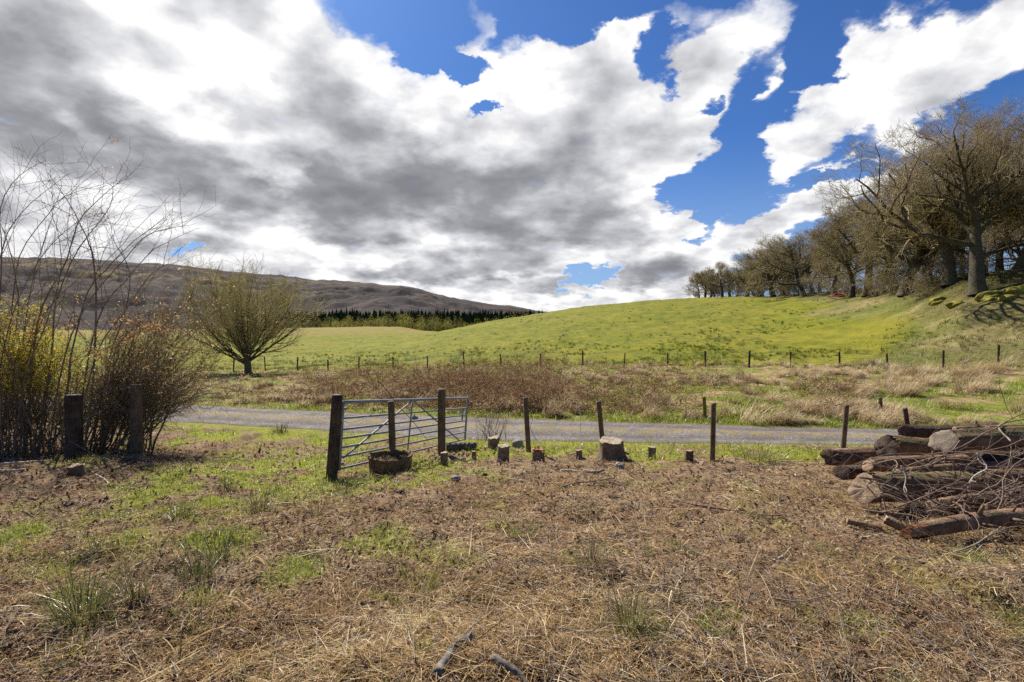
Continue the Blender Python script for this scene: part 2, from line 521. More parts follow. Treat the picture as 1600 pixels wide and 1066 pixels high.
# lusher grass here and there, as patches in the field
def patch_mask(X, Y, Z, lst):
    px, py = pix(X, Y, Z)
    m_ = np.zeros_like(px)
    for (cx, cy, rx, ry, w) in lst:
        dd = np.sqrt(((px - cx) / rx) ** 2 + ((py - cy) / ry) ** 2)
        m_ = np.maximum(m_, w * (1 - sstep(dd, 0.45, 1.25)))
    return m_
LUSH = [(430, 745, 130, 46, 1), (300, 772, 150, 50, .8), (350, 850, 90, 40, .55), (500, 700, 110, 26, .95), (640, 742, 150, 24, .9), (590, 720, 90, 24, 1),
        (15, 835, 70, 45, .75), (60, 890, 70, 40, .45), (190, 830, 90, 45, .5), (440, 885, 90, 40, .5), (600, 850, 80, 30, .45), (380, 675, 130, 16, 1),
        (930, 870, 60, 22, .5), (1000, 985, 50, 30, .5), (1235, 975, 50, 30, .5), (1100, 1020, 60, 30, .4), (1350, 985, 50, 24, .4), (880, 700, 210, 13, .95),
        (1200, 710, 120, 15, .85), (1030, 712, 60, 18, .7), (770, 700, 90, 22, .8), (240, 690, 70, 14, .9), (120, 722, 60, 12, .5), (330, 925, 60, 36, .45),
        (110, 950, 70, 45, .45), (1540, 870, 70, 20, .4), (700, 865, 60, 25, .35), (545, 770, 40, 26, .9)]
def near_lush(X, Y, Z):
    m_ = patch_mask(X, Y, Z, LUSH)
    n = fbm(X * 2.2, Y * 2.2, 4, 11)
    return np.clip(m_ * sstep(n, 0.34, 0.58) * 1.25 + 0.25 * sstep(n, 0.62, 0.75), 0, 1)
# ---------------------------------------------------------------- materials
def mat_new(name):
    m_ = bpy.data.materials.new(name); m_.use_nodes = True
    m_.node_tree.nodes.clear()
    return m_, G(m_.node_tree)
def finish(g, shader, disp=None):
    o = g.node('ShaderNodeOutputMaterial'); g.l.new(shader, o.inputs[0])
def princ(g, col, rough=0.8, metal=0.0, spec=0.3, normal=None):
    n = g.node('ShaderNodeBsdfPrincipled')
    g.put(n.inputs['Base Color'], (*col, 1.0) if isinstance(col, tuple) and len(col) == 3 else col)
    g.put(n.inputs['Roughness'], rough); g.put(n.inputs['Metallic'], metal)
    g.put(n.inputs['Specular IOR Level'], spec)
    if normal is not None: g.l.new(normal, n.inputs['Normal'])
    return n.outputs[0]
def bump(g, h, strength=0.5, dist=0.02):
    n = g.node('ShaderNodeBump'); n.inputs['Strength'].default_value = strength; n.inputs['Distance'].default_value = dist
    g.l.new(h, n.inputs['Height']); return n.outputs[0]
def attr(g, name):
    return g.node('ShaderNodeAttribute', attribute_name=name, attribute_type='GEOMETRY').outputs['Fac']
def pos(g):
    return g.node('ShaderNodeNewGeometry').outputs['Position']
def objco(g):
    return g.node('ShaderNodeTexCoord').outputs['Object']

def leafy(name, stops, trans=0.4, gloss=0.0, rough=0.5, var=None):
    """thin plant matter: tint picks the colour, light comes through"""
    m_, g = mat_new(name)
    t = attr(g, 'tint')
    c = g.ramp(t, stops)
    if var:
        n = g.noise(pos(g), var[0], 3)
        c = g.mix(g.ss(n, 0.35, 0.65, 0.0, var[1]), c, var[2])
    a = g.node('ShaderNodeBsdfDiffuse'); g.put(a.inputs[0], c)
    b = g.node('ShaderNodeBsdfTranslucent'); g.put(b.inputs[0], c)
    mx = g.node('ShaderNodeMixShader'); mx.inputs[0].default_value = trans
    g.l.new(a.outputs[0], mx.inputs[1]); g.l.new(b.outputs[0], mx.inputs[2])
    s = mx.outputs[0]
    if gloss:
        gl = g.node('ShaderNodeBsdfGlossy'); gl.inputs['Roughness'].default_value = rough
        m2 = g.node('ShaderNodeMixShader'); m2.inputs[0].default_value = gloss
        g.l.new(s, m2.inputs[1]); g.l.new(gl.outputs[0], m2.inputs[2]); s = m2.outputs[0]
    finish(g, s)
    return m_

M = {}
M['straw'] = leafy('straw', [(0, (.12, .070, .032)), (.3, (.26, .165, .080)), (.65, (.43, .29, .135)), (.9, (.60, .44, .23)), (1, (.74, .62, .43))], .30)
M['litter'] = leafy('leaf_litter', [(0, (.05, .028, .016)), (.4, (.15, .086, .050)), (.75, (.29, .18, .11)), (1, (.46, .33, .21))], .15, .01, .5)
M['grass'] = leafy('grass_blade', [(0, (.07, .105, .010)), (.45, (.20, .265, .016)), (.8, (.36, .37, .030)), (1, (.48, .40, .11))], .5, .05, .4)
M['rush'] = leafy('rush', [(0, (.020, .042, .010)), (.5, (.050, .085, .016)), (.8, (.10, .12, .03)), (1, (.30, .21, .10))], .30, .05, .35)
M['drygrass'] = leafy('dry_grass', [(0, (.16, .10, .05)), (.4, (.33, .23, .12)), (.8, (.50, .38, .21)), (1, (.62, .51, .33))], .35, .03, .5)
M['bracken'] = leafy('bracken', [(0, (.085, .044, .024)), (.4, (.24, .140, .075)), (.75, (.37, .24, .140)), (1, (.52, .40, .27))], .3)
M['pasture_tuft'] = leafy('pasture_tuft', [(0, (.040, .064, .010)), (.6, (.095, .125, .014)), (1, (.20, .20, .035))], .4)
M['dryleaf'] = leafy('dry_leaf', [(0, (.12, .055, .018)), (.4, (.33, .17, .05)), (.75, (.52, .33, .13)), (1, (.66, .54, .38))], .5, .02, .5)
M['yellowleaf'] = leafy('yellow_leaf', [(0, (.10, .12, .008)), (.4, (.34, .30, .014)), (.8, (.66, .50, .03)), (1, (.78, .62, .08))], .5, .02, .5)
M['needle'] = leafy('needle', [(0, (.014, .028, .012)), (.5, (.036, .066, .022)), (1, (.10, .125, .045))], .1)
M['birchleaf'] = leafy('birch_leaf', [(0, (.10, .078, .048)), (.35, (.155, .135, .055)), (.7, (.215, .215, .050)), (1, (.31, .295, .075))], .4)

def bark(name, cols, scale=14, stretch=6, moss=None, rough=.9, bs=.6, dist=.02, mossup=0.5):
    m_, g = mat_new(name)
    v = objco(g)
    n1 = g.noise(v, scale, 6, .62); n2 = g.noise(v, scale * .22, 3, .55); n3 = g.noise(v, scale * 4.3, 3, .6)
    f = g.m('ADD', g.m('MULTIPLY', n1, .6), g.m('MULTIPLY', n3, .4))
    c = g.ramp(f, [(.30, cols[0]), (.5, cols[1]), (.68, cols[2])])
    c = g.mix(g.ss(n2, .4, .66, 0, .5), c, cols[0])
    if moss:
        nz = g.sep(g.node('ShaderNodeNewGeometry').outputs['Normal'])[2]
        k = g.m('MULTIPLY', g.ss(nz, .05, .75), g.ss(g.noise(v, scale * .5, 4, .6), .5 - .25 * mossup, .62 - .2 * mossup))
        c = g.mix(k, c, g.ramp(n3, [(.3, tuple(.5 * x for x in moss)), (.65, moss)]))
    finish(g, princ(g, c, rough, 0, .2, bump(g, f, bs, dist)))
    return m_
M['oakbark'] = bark('oak_bark', [(.030, .025, .018), (.080, .066, .049), (.15, .128, .098)], 9, moss=(.19, .17, .04), bs=1.0, dist=.07, mossup=.55)
M['oaktwig'] = bark('oak_twig', [(.28, .22, .135), (.38, .30, .185), (.48, .39, .25)], .25, moss=(.24, .21, .06), mossup=.4)
M['willowbark'] = bark('willow_bark', [(.05, .042, .026), (.13, .108, .06), (.22, .185, .105)], 6, moss=(.17, .16, .045))
M['willowtwig'] = bark('willow_twig', [(.38, .32, .135), (.48, .41, .18), (.56, .48, .23)], .4)
M['shrubbark'] = bark('shrub_bark', [(.09, .066, .044), (.23, .172, .112), (.42, .335, .235)], 3, moss=(.16, .15, .04), mossup=.25)
M['logbark'] = bark('log_bark', [(.08, .046, .028), (.26, .158, .096), (.46, .31, .20)], 22, moss=(.17, .13, .06), mossup=-.1, bs=.9, dist=.03)
M['mosslog'] = bark('mossy_log_bark', [(.075, .046, .028), (.24, .15, .088), (.44, .305, .19)], 22, moss=(.155, .130, .048), mossup=.38, bs=.9, dist=.03)
M['darklog'] = bark('dark_log_bark', [(.035, .022, .015), (.11, .070, .046), (.22, .155, .105)], 22, bs=.9, dist=.03)
M['stick'] = bark('stick', [(.12, .090, .066), (.25, .20, .155), (.40, .34, .275)], 24, bs=.5, dist=.006)
M['palestick'] = bark('pale_stick', [(.30, .25, .19), (.48, .42, .34), (.62, .57, .49)], 24, bs=.4, dist=.005)
M['darkstick'] = bark('dark_stick', [(.08, .05, .034), (.20, .135, .092), (.34, .25, .18)], 24, bs=.5, dist=.006)
M['greylog'] = bark('grey_log_bark', [(.05, .045, .042), (.125, .115, .108), (.22, .205, .19)], 22, bs=.7, dist=.015)
M['stumpbark'] = bark('stump_bark', [(.070, .050, .034), (.19, .14, .095), (.34, .26, .185)], 24, moss=(.13, .12, .04), mossup=.1, bs=1, dist=.02)
M['greystick'] = bark('grey_stick', [(.07, .058, .048), (.17, .148, .125), (.29, .262, .23)], 26, bs=.7, dist=.008)
M['brush'] = bark('brushwood', [(.085, .056, .040), (.22, .155, .112), (.38, .29, .22)], 20, bs=.5, dist=.006)
M['moss'] = bark('moss', [(.07, .065, .014), (.19, .165, .028), (.29, .235, .045)], 6, moss=(.27, .23, .035), mossup=.9)
M['stone'] = bark('stone', [(.16, .15, .14), (.30, .28, .26), (.44, .42, .40)], 20, bs=.4, dist=.01)
M['soil'] = bark('soil', [(.010, .008, .006), (.025, .018, .012), (.06, .045, .028)], 40, bs=1, dist=.02)
M['planter'] = bark('planter_side', [(.07, .040, .020), (.21, .125, .062), (.38, .25, .135)], 26, moss=(.20, .16, .05), mossup=.2, bs=.6, dist=.01)

def post_mat(name, cols, band=None):
    m_, g = mat_new(name)
    v = objco(g)
    sv = g.vm('MULTIPLY', v, (1, 1, .12))
    n1 = g.noise(sv, 42, 6, .65); n2 = g.noise(v, 5, 4, .6); n3 = g.noise(sv, 130, 3, .6)
    f = g.m('ADD', g.m('MULTIPLY', n1, .65), g.m('MULTIPLY', n3, .35))
    c = g.ramp(f, [(.32, cols[0]), (.52, cols[1]), (.70, cols[2])])
    c = g.mix(g.ss(n2, .42, .62, 0, .75), c, cols[3])
    nz = g.sep(g.node('ShaderNodeNewGeometry').outputs['Normal'])[2]
    c = g.mix(g.ss(nz, .7, .95, 0, .6), c, (.22, .19, .14))
    finish(g, princ(g, c, .85, 0, .2, bump(g, f, .7, .008)))
    return m_
M['post'] = post_mat('weathered_post', [(.060, .040, .024), (.155, .108, .064), (.27, .20, .125), (.07, .045, .027)])
M['darkpost'] = post_mat('dark_post', [(.030, .020, .014), (.085, .058, .038), (.18, .13, .088), (.030, .019, .013)])
M['stake'] = post_mat('stake', [(.075, .049, .028), (.18, .125, .074), (.29, .21, .13), (.085, .057, .034)])

def wood_end(name, c0, c1, c2):
    m_, g = mat_new(name)
    v = objco(g)
    x, y, z = g.sep(v)
    n = g.noise(v, 9, 4, .6)
    r = g.m('ADD', g.m('SQRT', g.m('ADD', g.m('MULTIPLY', y, y), g.m('MULTIPLY', z, z))), g.m('MULTIPLY', n, .05))
    ring = g.m('ABSOLUTE', g.m('SINE', g.m('MULTIPLY', r, 260)))
    grain = g.noise(v, 60, 4, .7)
    c = g.ramp(g.m('ADD', g.m('MULTIPLY', ring, .35), g.m('MULTIPLY', grain, .65)), [(.2, c0), (.5, c1), (.8, c2)])
    c = g.mix(g.ss(n, .5, .68, 0, .6), c, c0)
    finish(g, princ(g, c, .85, 0, .15, bump(g, grain, .6, .01)))
    return m_
M['cutold'] = wood_end('old_cut_wood', (.13, .082, .047), (.31, .21, .128), (.48, .355, .235))
M['cutgrey'] = wood_end('grey_cut_wood', (.13, .098, .066), (.31, .24, .168), (.49, .395, .285))
M['cutfresh'] = wood_end('fresh_cut_wood', (.23, .085, .028), (.45, .21, .085), (.62, .40, .21))

m_, g = mat_new('galvanised_steel')
n = g.noise(objco(g), 60, 4, .6); n2 = g.noise(objco(g), 7, 3)
c = g.ramp(g.m('ADD', g.m('MULTIPLY', n, .6), g.m('MULTIPLY', n2, .4)), [(.3, (.17, .185, .19)), (.6, (.27, .285, .29)), (.8, (.36, .375, .375))])
finish(g, princ(g, c, .6, .25, .4)); M['steel'] = m_
m_, g = mat_new('rope'); n = g.noise(objco(g), 120, 3)
finish(g, princ(g, g.ramp(n, [(.3, (.50, .49, .46)), (.7, (.78, .77, .73))]), .8)); M['rope'] = m_
m_, g = mat_new('wire'); n = g.noise(objco(g), 30, 3)
finish(g, princ(g, g.ramp(n, [(.3, (.20, .19, .18)), (.7, (.36, .34, .32))]), .6, .5)); M['wire'] = m_
m_, g = mat_new('insulator'); n = g.noise(objco(g), 60, 3)
finish(g, princ(g, g.ramp(n, [(.3, (.10, .13, .17)), (.7, (.22, .27, .33))]), .4)); M['insulator'] = m_
m_, g = mat_new('red_sheet'); n = g.noise(objco(g), 6, 3)
finish(g, princ(g, g.ramp(n, [(.3, (.10, .018, .02)), (.7, (.36, .05, .04))]), .6)); M['red'] = m_

# ---- lane
m_, g = mat_new('gravel_lane')
p = pos(g)
edge = attr(g, 'edge'); mid = attr(g, 'mid')
st = g.vor(p, 34, 0, 'F1', out=1); stg = g.sep(st)[0]
n1 = g.noise(p, 1.3, 5, .62); n2 = g.noise(p, 60, 3, .65); n3 = g.noise(p, 5.0, 4, .62)
f = g.m('ADD', g.m('MULTIPLY', stg, .55), g.m('MULTIPLY', n2, .45))
c = g.ramp(f, [(.15, (.065, .056, .052)), (.45, (.165, .146, .137)), (.7, (.27, .243, .228)), (.95, (.52, .48, .44))])
c = g.mix(g.ss(n1, .40, .62, 0, .55), c, (.105, .088, .076))
rut = attr(g, 'rut')
c = g.mix(g.m('MULTIPLY', rut, g.ss(g.noise(p, .9, 4, .6), .35, .6, .15, .6)), c, (.082, .070, .064))
k = g.m('MULTIPLY', mid, g.ss(n3, .44, .56))
c = g.mix(g.m('MULTIPLY', k, .85), c, g.ramp(n2, [(.3, (.13, .10, .022)), (.7, (.36, .26, .06))]))
ek = g.m('MULTIPLY', edge, g.ss(n3, .40, .56))
c = g.mix(ek, c, g.ramp(n2, [(.3, (.07, .055, .03)), (.7, (.22, .18, .08))]))
finish(g, princ(g, c, .95, 0, .15, bump(g, f, .8, .02))); M['lane'] = m_

# ---- the ground sheet
m_, g = mat_new('ground_cover')
p = pos(g)
lush, past, bank, rough, hay, wood = (attr(g, a) for a in ('lush', 'pasture', 'bank', 'rough', 'hay', 'wood'))
a1 = g.noise(p, 0.9, 5, .62); a2 = g.noise(p, 7, 5, .68); a3 = g.noise(p, 48, 4, .7)
near = g.ramp(g.m('ADD', g.m('MULTIPLY', a2, .5), g.m('MULTIPLY', a3, .5)), [(.28, (.034, .020, .012)), (.44, (.105, .062, .036)), (.56, (.22, .14, .080)), (.72, (.42, .29, .17))])
near = g.mix(g.ss(a1, .38, .64, 0, .55), near, g.ramp(a3, [(.3, (.115, .078, .046)), (.7, (.40, .295, .18))]))
gr = g.ramp(g.m('ADD', g.m('MULTIPLY', a2, .4), g.m('MULTIPLY', a3, .6)), [(.3, (.06, .075, .010)), (.5, (.19, .21, .018)), (.7, (.36, .33, .05))])
near = g.mix(g.m('MULTIPLY', lush, .95), near, gr)
b1 = g.noise(p, 0.55, 5, .65); b2 = g.noise(p, 3.2, 5, .68)
bk = g.ramp(b2, [(.3, (.13, .08, .042)), (.5, (.27, .18, .095)), (.7, (.44, .33, .185))])
bk = g.mix(g.ss(b1, .40, .50), bk, g.ramp(b2, [(.3, (.07, .09, .012)), (.7, (.22, .23, .035))]))
c = g.mix(bank, near, bk)
sv = g.vm('MULTIPLY', p, (1, .45, 1))
d1 = g.noise(p, 0.055, 5, .6); d2 = g.noise(sv, 0.5, 6, .70); d3 = g.noise(p, 2.6, 4, .7); d4 = g.noise(p, .16, 4, .6)
pg = g.ramp(g.m('ADD', g.m('MULTIPLY', d2, .55), g.m('MULTIPLY', d3, .45)), [(.32, (.042, .058, .007)), (.44, (.118, .130, .009)), (.56, (.190, .182, .012)), (.72, (.28, .232, .036))])
pg = g.mix(g.ss(d1, .42, .62, 0, .55), pg, (.215, .182, .024))
pg = g.mix(g.ss(d4, .52, .68, 0, .40), pg, (.085, .105, .009))
mo = g.m('MULTIPLY', g.ss(g.noise(g.vm('MULTIPLY', p, (1, .6, 1)), 1.1, 5, .72), .50, .60), g.ss(g.noise(p, .07, 4, .62), .40, .58, .25, .9))
pg = g.mix(mo, pg, (.062, .085, .010))
c = g.mix(past, c, pg)
rg = g.ramp(g.m('ADD', g.m('MULTIPLY', d3, .5), g.m('MULTIPLY', g.noise(p, .45, 6, .68), .5)), [(.3, (.060, .055, .016)), (.45, (.145, .128, .040)), (.58, (.225, .182, .080)), (.72, (.35, .28, .155))])
rg = g.mix(g.ss(g.noise(p, .12, 4, .6), .46, .60, 0, .8), rg, g.ramp(d3, [(.3, (.050, .068, .010)), (.7, (.135, .150, .025))]))
c = g.mix(rough, c, rg)
hy = g.ramp(d2, [(.3, (.155, .128, .024)), (.7, (.235, .185, .042))])
c = g.mix(hay, c, hy)
wd = g.ramp(d3, [(.3, (.030, .030, .010)), (.55, (.085, .075, .020)), (.75, (.15, .125, .04))])
c = g.mix(wood, c, wd)
finish(g, princ(g, c, .95, 0, .1, bump(g, g.m('ADD', a3, g.m('MULTIPLY', d3, 1.0)), .55, .03))); M['ground'] = m_

# ---- heather hill
m_, g = mat_new('heather_moor')
p = pos(g)
n1 = g.noise(p, .0022, 7, .66); n2 = g.noise(p, .011, 6, .7); n3 = g.noise(p, .05, 4, .7)
f = g.m('ADD', g.m('ADD', g.m('MULTIPLY', n1, .4), g.m('MULTIPLY', n2, .35)), g.m('MULTIPLY', n3, .25))
c = g.ramp(f, [(.36, (.012, .010, .012)), (.45, (.030, .025, .027)), (.53, (.060, .048, .043)), (.64, (.125, .098, .068))])  # heather tones darkened to stand in for cloud shade over the moor
nz = g.sep(g.node('ShaderNodeNewGeometry').outputs['Normal'])[2]
c = g.mix(g.ss(nz, .86, .60, 0, .75), c, g.ramp(n3, [(.35, (.030, .027, .029)), (.7, (.11, .10, .10))]))
tan_ = attr(g, 'grassy')
c = g.mix(g.m('MULTIPLY', tan_, g.ss(n2, .42, .58)), c, (.19, .135, .062))
finish(g, princ(g, c, .95, 0, .05, bump(g, n2, .6, 6.0))); M['moor'] = m_
# ---------------------------------------------------------------- ground sheet, lane, hills
def ring_grid():
    th = np.concatenate([np.linspace(-180, -58, 50, endpoint=False), np.linspace(-58, 58, 560), np.linspace(58, 180, 50)[1:]])
    th = np.radians(th[:-1]) if abs(th[0] + 180) < 1e-6 and abs(th[-1] - 180) < 1e-6 else np.radians(th)
    r = np.concatenate([np.linspace(0.15, 2.0, 18, endpoint=False), np.geomspace(2.0, 20, 330, endpoint=False), np.geomspace(20, 420, 330, endpoint=False), np.geomspace(420, 5600, 60)])
    return th, r
th, rr = ring_grid()
NT, NR = len(th), len(rr)
X = (np.sin(th)[None] * rr[:, None]).ravel(); Y = (np.cos(th)[None] * rr[:, None]).ravel()
Z = zt(X, Y)
cen = len(X)
V = np.concatenate([np.stack([X, Y, Z], -1), [[0, 0, float(zt(0.0, 0.0))]]])
i = np.arange(NR - 1)[:, None] * NT; k = np.arange(NT)[None]; k2 = (k + 1) % NT
Q = np.stack([i + k, i + k2, i + NT + k2, i + NT + k], -1).reshape(-1, 4)[:, ::-1]
T = np.stack([np.full(NT, cen), np.arange(NT), (np.arange(NT) + 1) % NT], -1)[:, ::-1]
PX = np.clip(800 + 800 * X / np.maximum(Y, .5), -2000, 3500)
front = Y > 1
fy = fence_y(np.clip(PX, -600, 1900))
fn = fbm(X * .35, Y * .35, 4, 21)
pasture = np.where(front, sstep(Y, fy - 1.5 + 3 * (fn - .5), fy + 2.0 + 3 * (fn - .5)), 0)
bankm = np.where(front, sstep(Y, y_far(X) - .4, y_far(X) + .6), 0) * (1 - pasture)
lush = np.where(front & (Y < y_near(X) + .5), near_lush(X, Y, Z), 0)
lush = np.maximum(lush, np.where(front, sstep(Y, y_near(X) - .9, y_near(X) - .1) * (1 - sstep(Y, y_near(X), y_near(X) + .4)), 0) * .8)
rn = fbm(X * .06, Y * .06, 4, 31)
ppx, ppy = pix(X, np.maximum(Y, 1), Z)
# the boundary of the green pasture towards the rough ground under the oaks
edge_px = np.interp(Y, [30, 34, 40, 48, 60, 80, 110, 160], [1400, 1415, 1415, 1400, 1350, 1290, 1275, 1250])
rough = pasture * sstep(PX + 260 * (rn - .5), edge_px - 35, edge_px + 35)
hay = pasture * sstep(Y, 172, 190) * (PX < 690)
wood = pasture * sstep(X - 7 * (fn - .5) - np.interp(Y, [30, 46, 60, 90, 130, 200], [37, 38, 44, 54, 60, 64]), -1, 5)
for a in (rough, hay, wood): a[~front] = 0
at_ = {n_: np.append(v, 0) for n_, v in (('lush', lush), ('pasture', pasture), ('bank', bankm), ('rough', rough), ('hay', hay), ('wood', wood))}
tag(link('ground', mesh_np('ground', V, Q, T, at_), M['ground']), 'rough open ground rising to a green hill', 'ground', kind='structure')

xs = np.linspace(-46, 44, 700)
ts = np.linspace(0, 1, 26)
wob = lambda x, s: (fbm(x * .8, x * 0 + s, 4, 41) - .5) * .55
yn, yf = y_near(xs) + wob(xs, 1.0), y_far(xs) + wob(xs, 9.0)
LX = np.repeat(xs[:, None], 26, 1); LY = yn[:, None] * (1 - ts) + yf[:, None] * ts
crown = .035 * (1 - (2 * ts - 1) ** 2) - .035 * np.exp(-((np.abs(2 * ts - 1) - .50) / .16) ** 2)
LZ = zbase(LX, LY) + .012 + crown[None] + (fbm(LX * 2, LY * 2, 3, 44) - .5) * .02
LZ[:, 0] -= .06; LZ[:, -1] -= .06
V = np.stack([LX, LY, LZ], -1).reshape(-1, 3)
b = np.arange(699)[:, None] * 26 + np.arange(25)[None]
Q = np.stack([b, b + 26, b + 27, b + 1], -1).reshape(-1, 4)
ed = np.broadcast_to(np.clip(1 - np.minimum(ts, 1 - ts) / .16, 0, 1), LX.shape).ravel()
md = np.broadcast_to(np.exp(-((ts - .5) / .13) ** 2), LX.shape).ravel()
rt = np.broadcast_to(np.exp(-((np.abs(2 * ts - 1) - .50) / .15) ** 2), LX.shape).ravel()
tag(link('road', mesh_np('road', V, Q, None, {'edge': ed, 'mid': md, 'rut': rt}), M['lane']), 'narrow gravelled lane crossing beyond the gate', 'lane', kind='structure')

# moor across the valley
hp = np.array([-900, -400, 0, 100, 200, 260, 330, 400, 440, 500, 560, 600, 640, 680, 720, 780, 860, 920, 1000, 1150])
hr = np.array([398, 400, 402, 404, 409, 413, 421, 427, 431, 437, 441, 444, 449, 458, 468, 476, 488, 496, 504, 512.])
us = np.linspace(-400, 1150, 900)
DY = np.linspace(0, 1, 150)
row = np.interp(us, hp, hr) + (fbm(us / 40, us * 0, 4, 51) - .5) * 5 + (fbm(us / 9, us * 0 + 3, 3, 52) - .5) * 2.0
Yc = 3200 - 500 * sstep(us, 300, 900)
Y0 = 850.0
UX, TT = np.meshgrid(us, DY, indexing='ij')
YY = Y0 + (Yc[:, None] - Y0) * TT * 1.12
top = CAM_Z + (512 - row) / F * Yc
prof = np.interp(DY, [0, .10, .30, .45, .62, .80, .893, 1.0], [0, .05, .30, .47, .66, .87, 1.0, .93])
XX = (UX - 800) / 800 * YY
gully = np.abs(fbm(XX / 330 + .3 * fbm(XX / 200, YY / 200, 3, 57), YY / 700, 5, 54) - .5) * 2
ledge = fbm(XX / 600, YY / 130, 4, 55)
ZZ = -4 + (top[:, None] + 4) * prof[None]
amp = (np.sin(np.clip(TT / .893, 0, 1) * math.pi) ** .7) * np.clip(top[:, None] / 250, .1, 1)
ZZ = ZZ + amp * ((gully - .35) * 62 + (ledge - .5) * 70 + (fbm(XX / 60, YY / 60, 4, 56) - .5) * 34)
V = np.stack([XX, YY, ZZ], -1).reshape(-1, 3)
b = np.arange(899)[:, None] * 150 + np.arange(149)[None]
Q = np.stack([b, b + 150, b + 151, b + 1], -1).reshape(-1, 4)
gs = sstep(fbm(XX / 420, YY / 160, 4, 58), .50, .62) * (1 - sstep(UX, 330, 640)) * sstep(TT, .12, .3) * .9
tag(link('hills', mesh_np('hills', V, Q, None, {'grassy': gs.ravel()}), M['moor']), 'long brown heather moor across the valley', 'moor', kind='structure')
# ---------------------------------------------------------------- ground cover that nobody could count
def scatter(n, r0, r1, u0=-1.16, u1=1.16, power=2.0, rng=RNG):
    """points in the field, spread evenly over what the eye sees of it (power 2) or over the ground (power 0)"""
    if power == 0: y = np.sqrt(r0 ** 2 + (r1 ** 2 - r0 ** 2) * rng.random(n))
    else: y = 1 / (1 / r0 + (1 / r1 - 1 / r0) * rng.random(n))
    u = u0 + (u1 - u0) * rng.random(n)
    x = u * y
    return x, y
def keep(mask, *a): return [q[mask] for q in a]
def clampn(rng, n, m_, s, lo, hi): return np.clip(m_ + s * rng.standard_normal(n), lo, hi)

# dead straw lying criss-cross
rng = np.random.default_rng(101)
n = 540000
x, y = scatter(n, 1.75, 12.2, -1.5, 1.5, rng=rng)
yn_ = y_near(x)
z = zt(x, y)
lm = near_lush(x, y, z)
strawy = sstep(fbm(x * .8, y * .8, 4, 61), .36, .60)
px, py = pix(x, y, z)
# the left part of the field holds more leaf litter, the middle and the right more straw
side = sstep(px + 500 * (fbm(x * .5, y * .5, 3, 62) - .5), 250, 620)
pr = (.26 + .74 * strawy * (.45 + .55 * sstep(fbm(x * 2.6, y * 2.6, 3, 65), .36, .56))) * (.55 + .45 * side) * (1 - .45 * lm)
k = (rng.random(n) < pr) & (y < yn_ - .3)
x, y, z, px = keep(k, x, y, z, px); n = len(x)
# straw lies in swathes
fl = fbm(x * .7, y * .7, 3, 63) * 9.0
head = fl + rng.standard_normal(n) * 1.5
near_f = np.clip(y / 4.0, .8, 2.6)
L = np.where(rng.random(n) < .07, clampn(rng, n, .22, .10, .08, .5), clampn(rng, n, .062, .035, .015, .17)); W = clampn(rng, n, .0034, .0018, .0012, .0095) * near_f ** .7
pitch = np.abs(rng.standard_normal(n)) * .24
V, Q = blades(np.stack([x, y, z + .004 + .022 * rng.random(n) ** 2], -1), head, pitch, L, W, pitch * 2.1 + rng.standard_normal(n) * .40, 3, roll=rng.standard_normal(n) * .5, tipw=.5)
ti = np.clip(.60 + .32 * (fbm(x * 1.3, y * 1.3, 3, 64) - .5) * 2 + .30 * rng.standard_normal(n), 0, 1)
tag(link('dead_straw', mesh_np('dead_straw', V, Q, None, {'tint': np.repeat(ti, 8)}, True), M['straw']), 'dead pale grass stalks strewn over the rough ground', 'straw', kind='stuff')

# leaf litter and chips of bark
n = 245000
x, y = scatter(n, 1.75, 12.0, -1.5, 1.5, rng=rng); z = zt(x, y); px, py = pix(x, y, z)
side = 1 - sstep(px + 500 * (fbm(x * .5, y * .5, 3, 62) - .5), 300, 760)
pr = .60 + .40 * side
k = (rng.random(n) < pr * (1 - .7 * near_lush(x, y, z))) & (y < y_near(x) - .3)
x, y, z = keep(k, x, y, z); n = len(x)
s_ = clampn(rng, n, .0145, .008, .005, .042) * np.clip(y / 4.5, .8, 2.0)
el_ = .3 + .8 * rng.random(n)
a = rng.random(n) * 6.283
tl = rng.standard_normal((n, 2)) * .50
ux = np.stack([np.cos(a), np.sin(a), tl[:, 0]], -1); uy = np.stack([-np.sin(a), np.cos(a), tl[:, 1]], -1)
P = np.stack([x, y, z + .006 + .016 * rng.random(n)], -1)
curl = np.array([0, 0, 1.0]) * (s_ * .35 * rng.random(n))[:, None]
A = P - ux * s_[:, None]; B = P + uy * (s_ * el_ * .45)[:, None] + curl; C_ = P + ux * s_[:, None]; D_ = P - uy * (s_ * el_ * .45)[:, None] + curl
V = np.stack([A, B, C_, D_], 1).reshape(-1, 3); b = np.arange(n)[:, None] * 4
T = np.concatenate([b + np.array([[0, 1, 3]]), b + np.array([[1, 2, 3]])])
ti = np.clip(.48 + .26 * rng.standard_normal(n), 0, 1)
tag(link('leaf_litter', mesh_np('leaf_litter', V, None, T, {'tint': np.repeat(ti, 4)}, False), M['litter']), 'brown leaf litter covering the rough ground', 'leaf litter', kind='stuff')

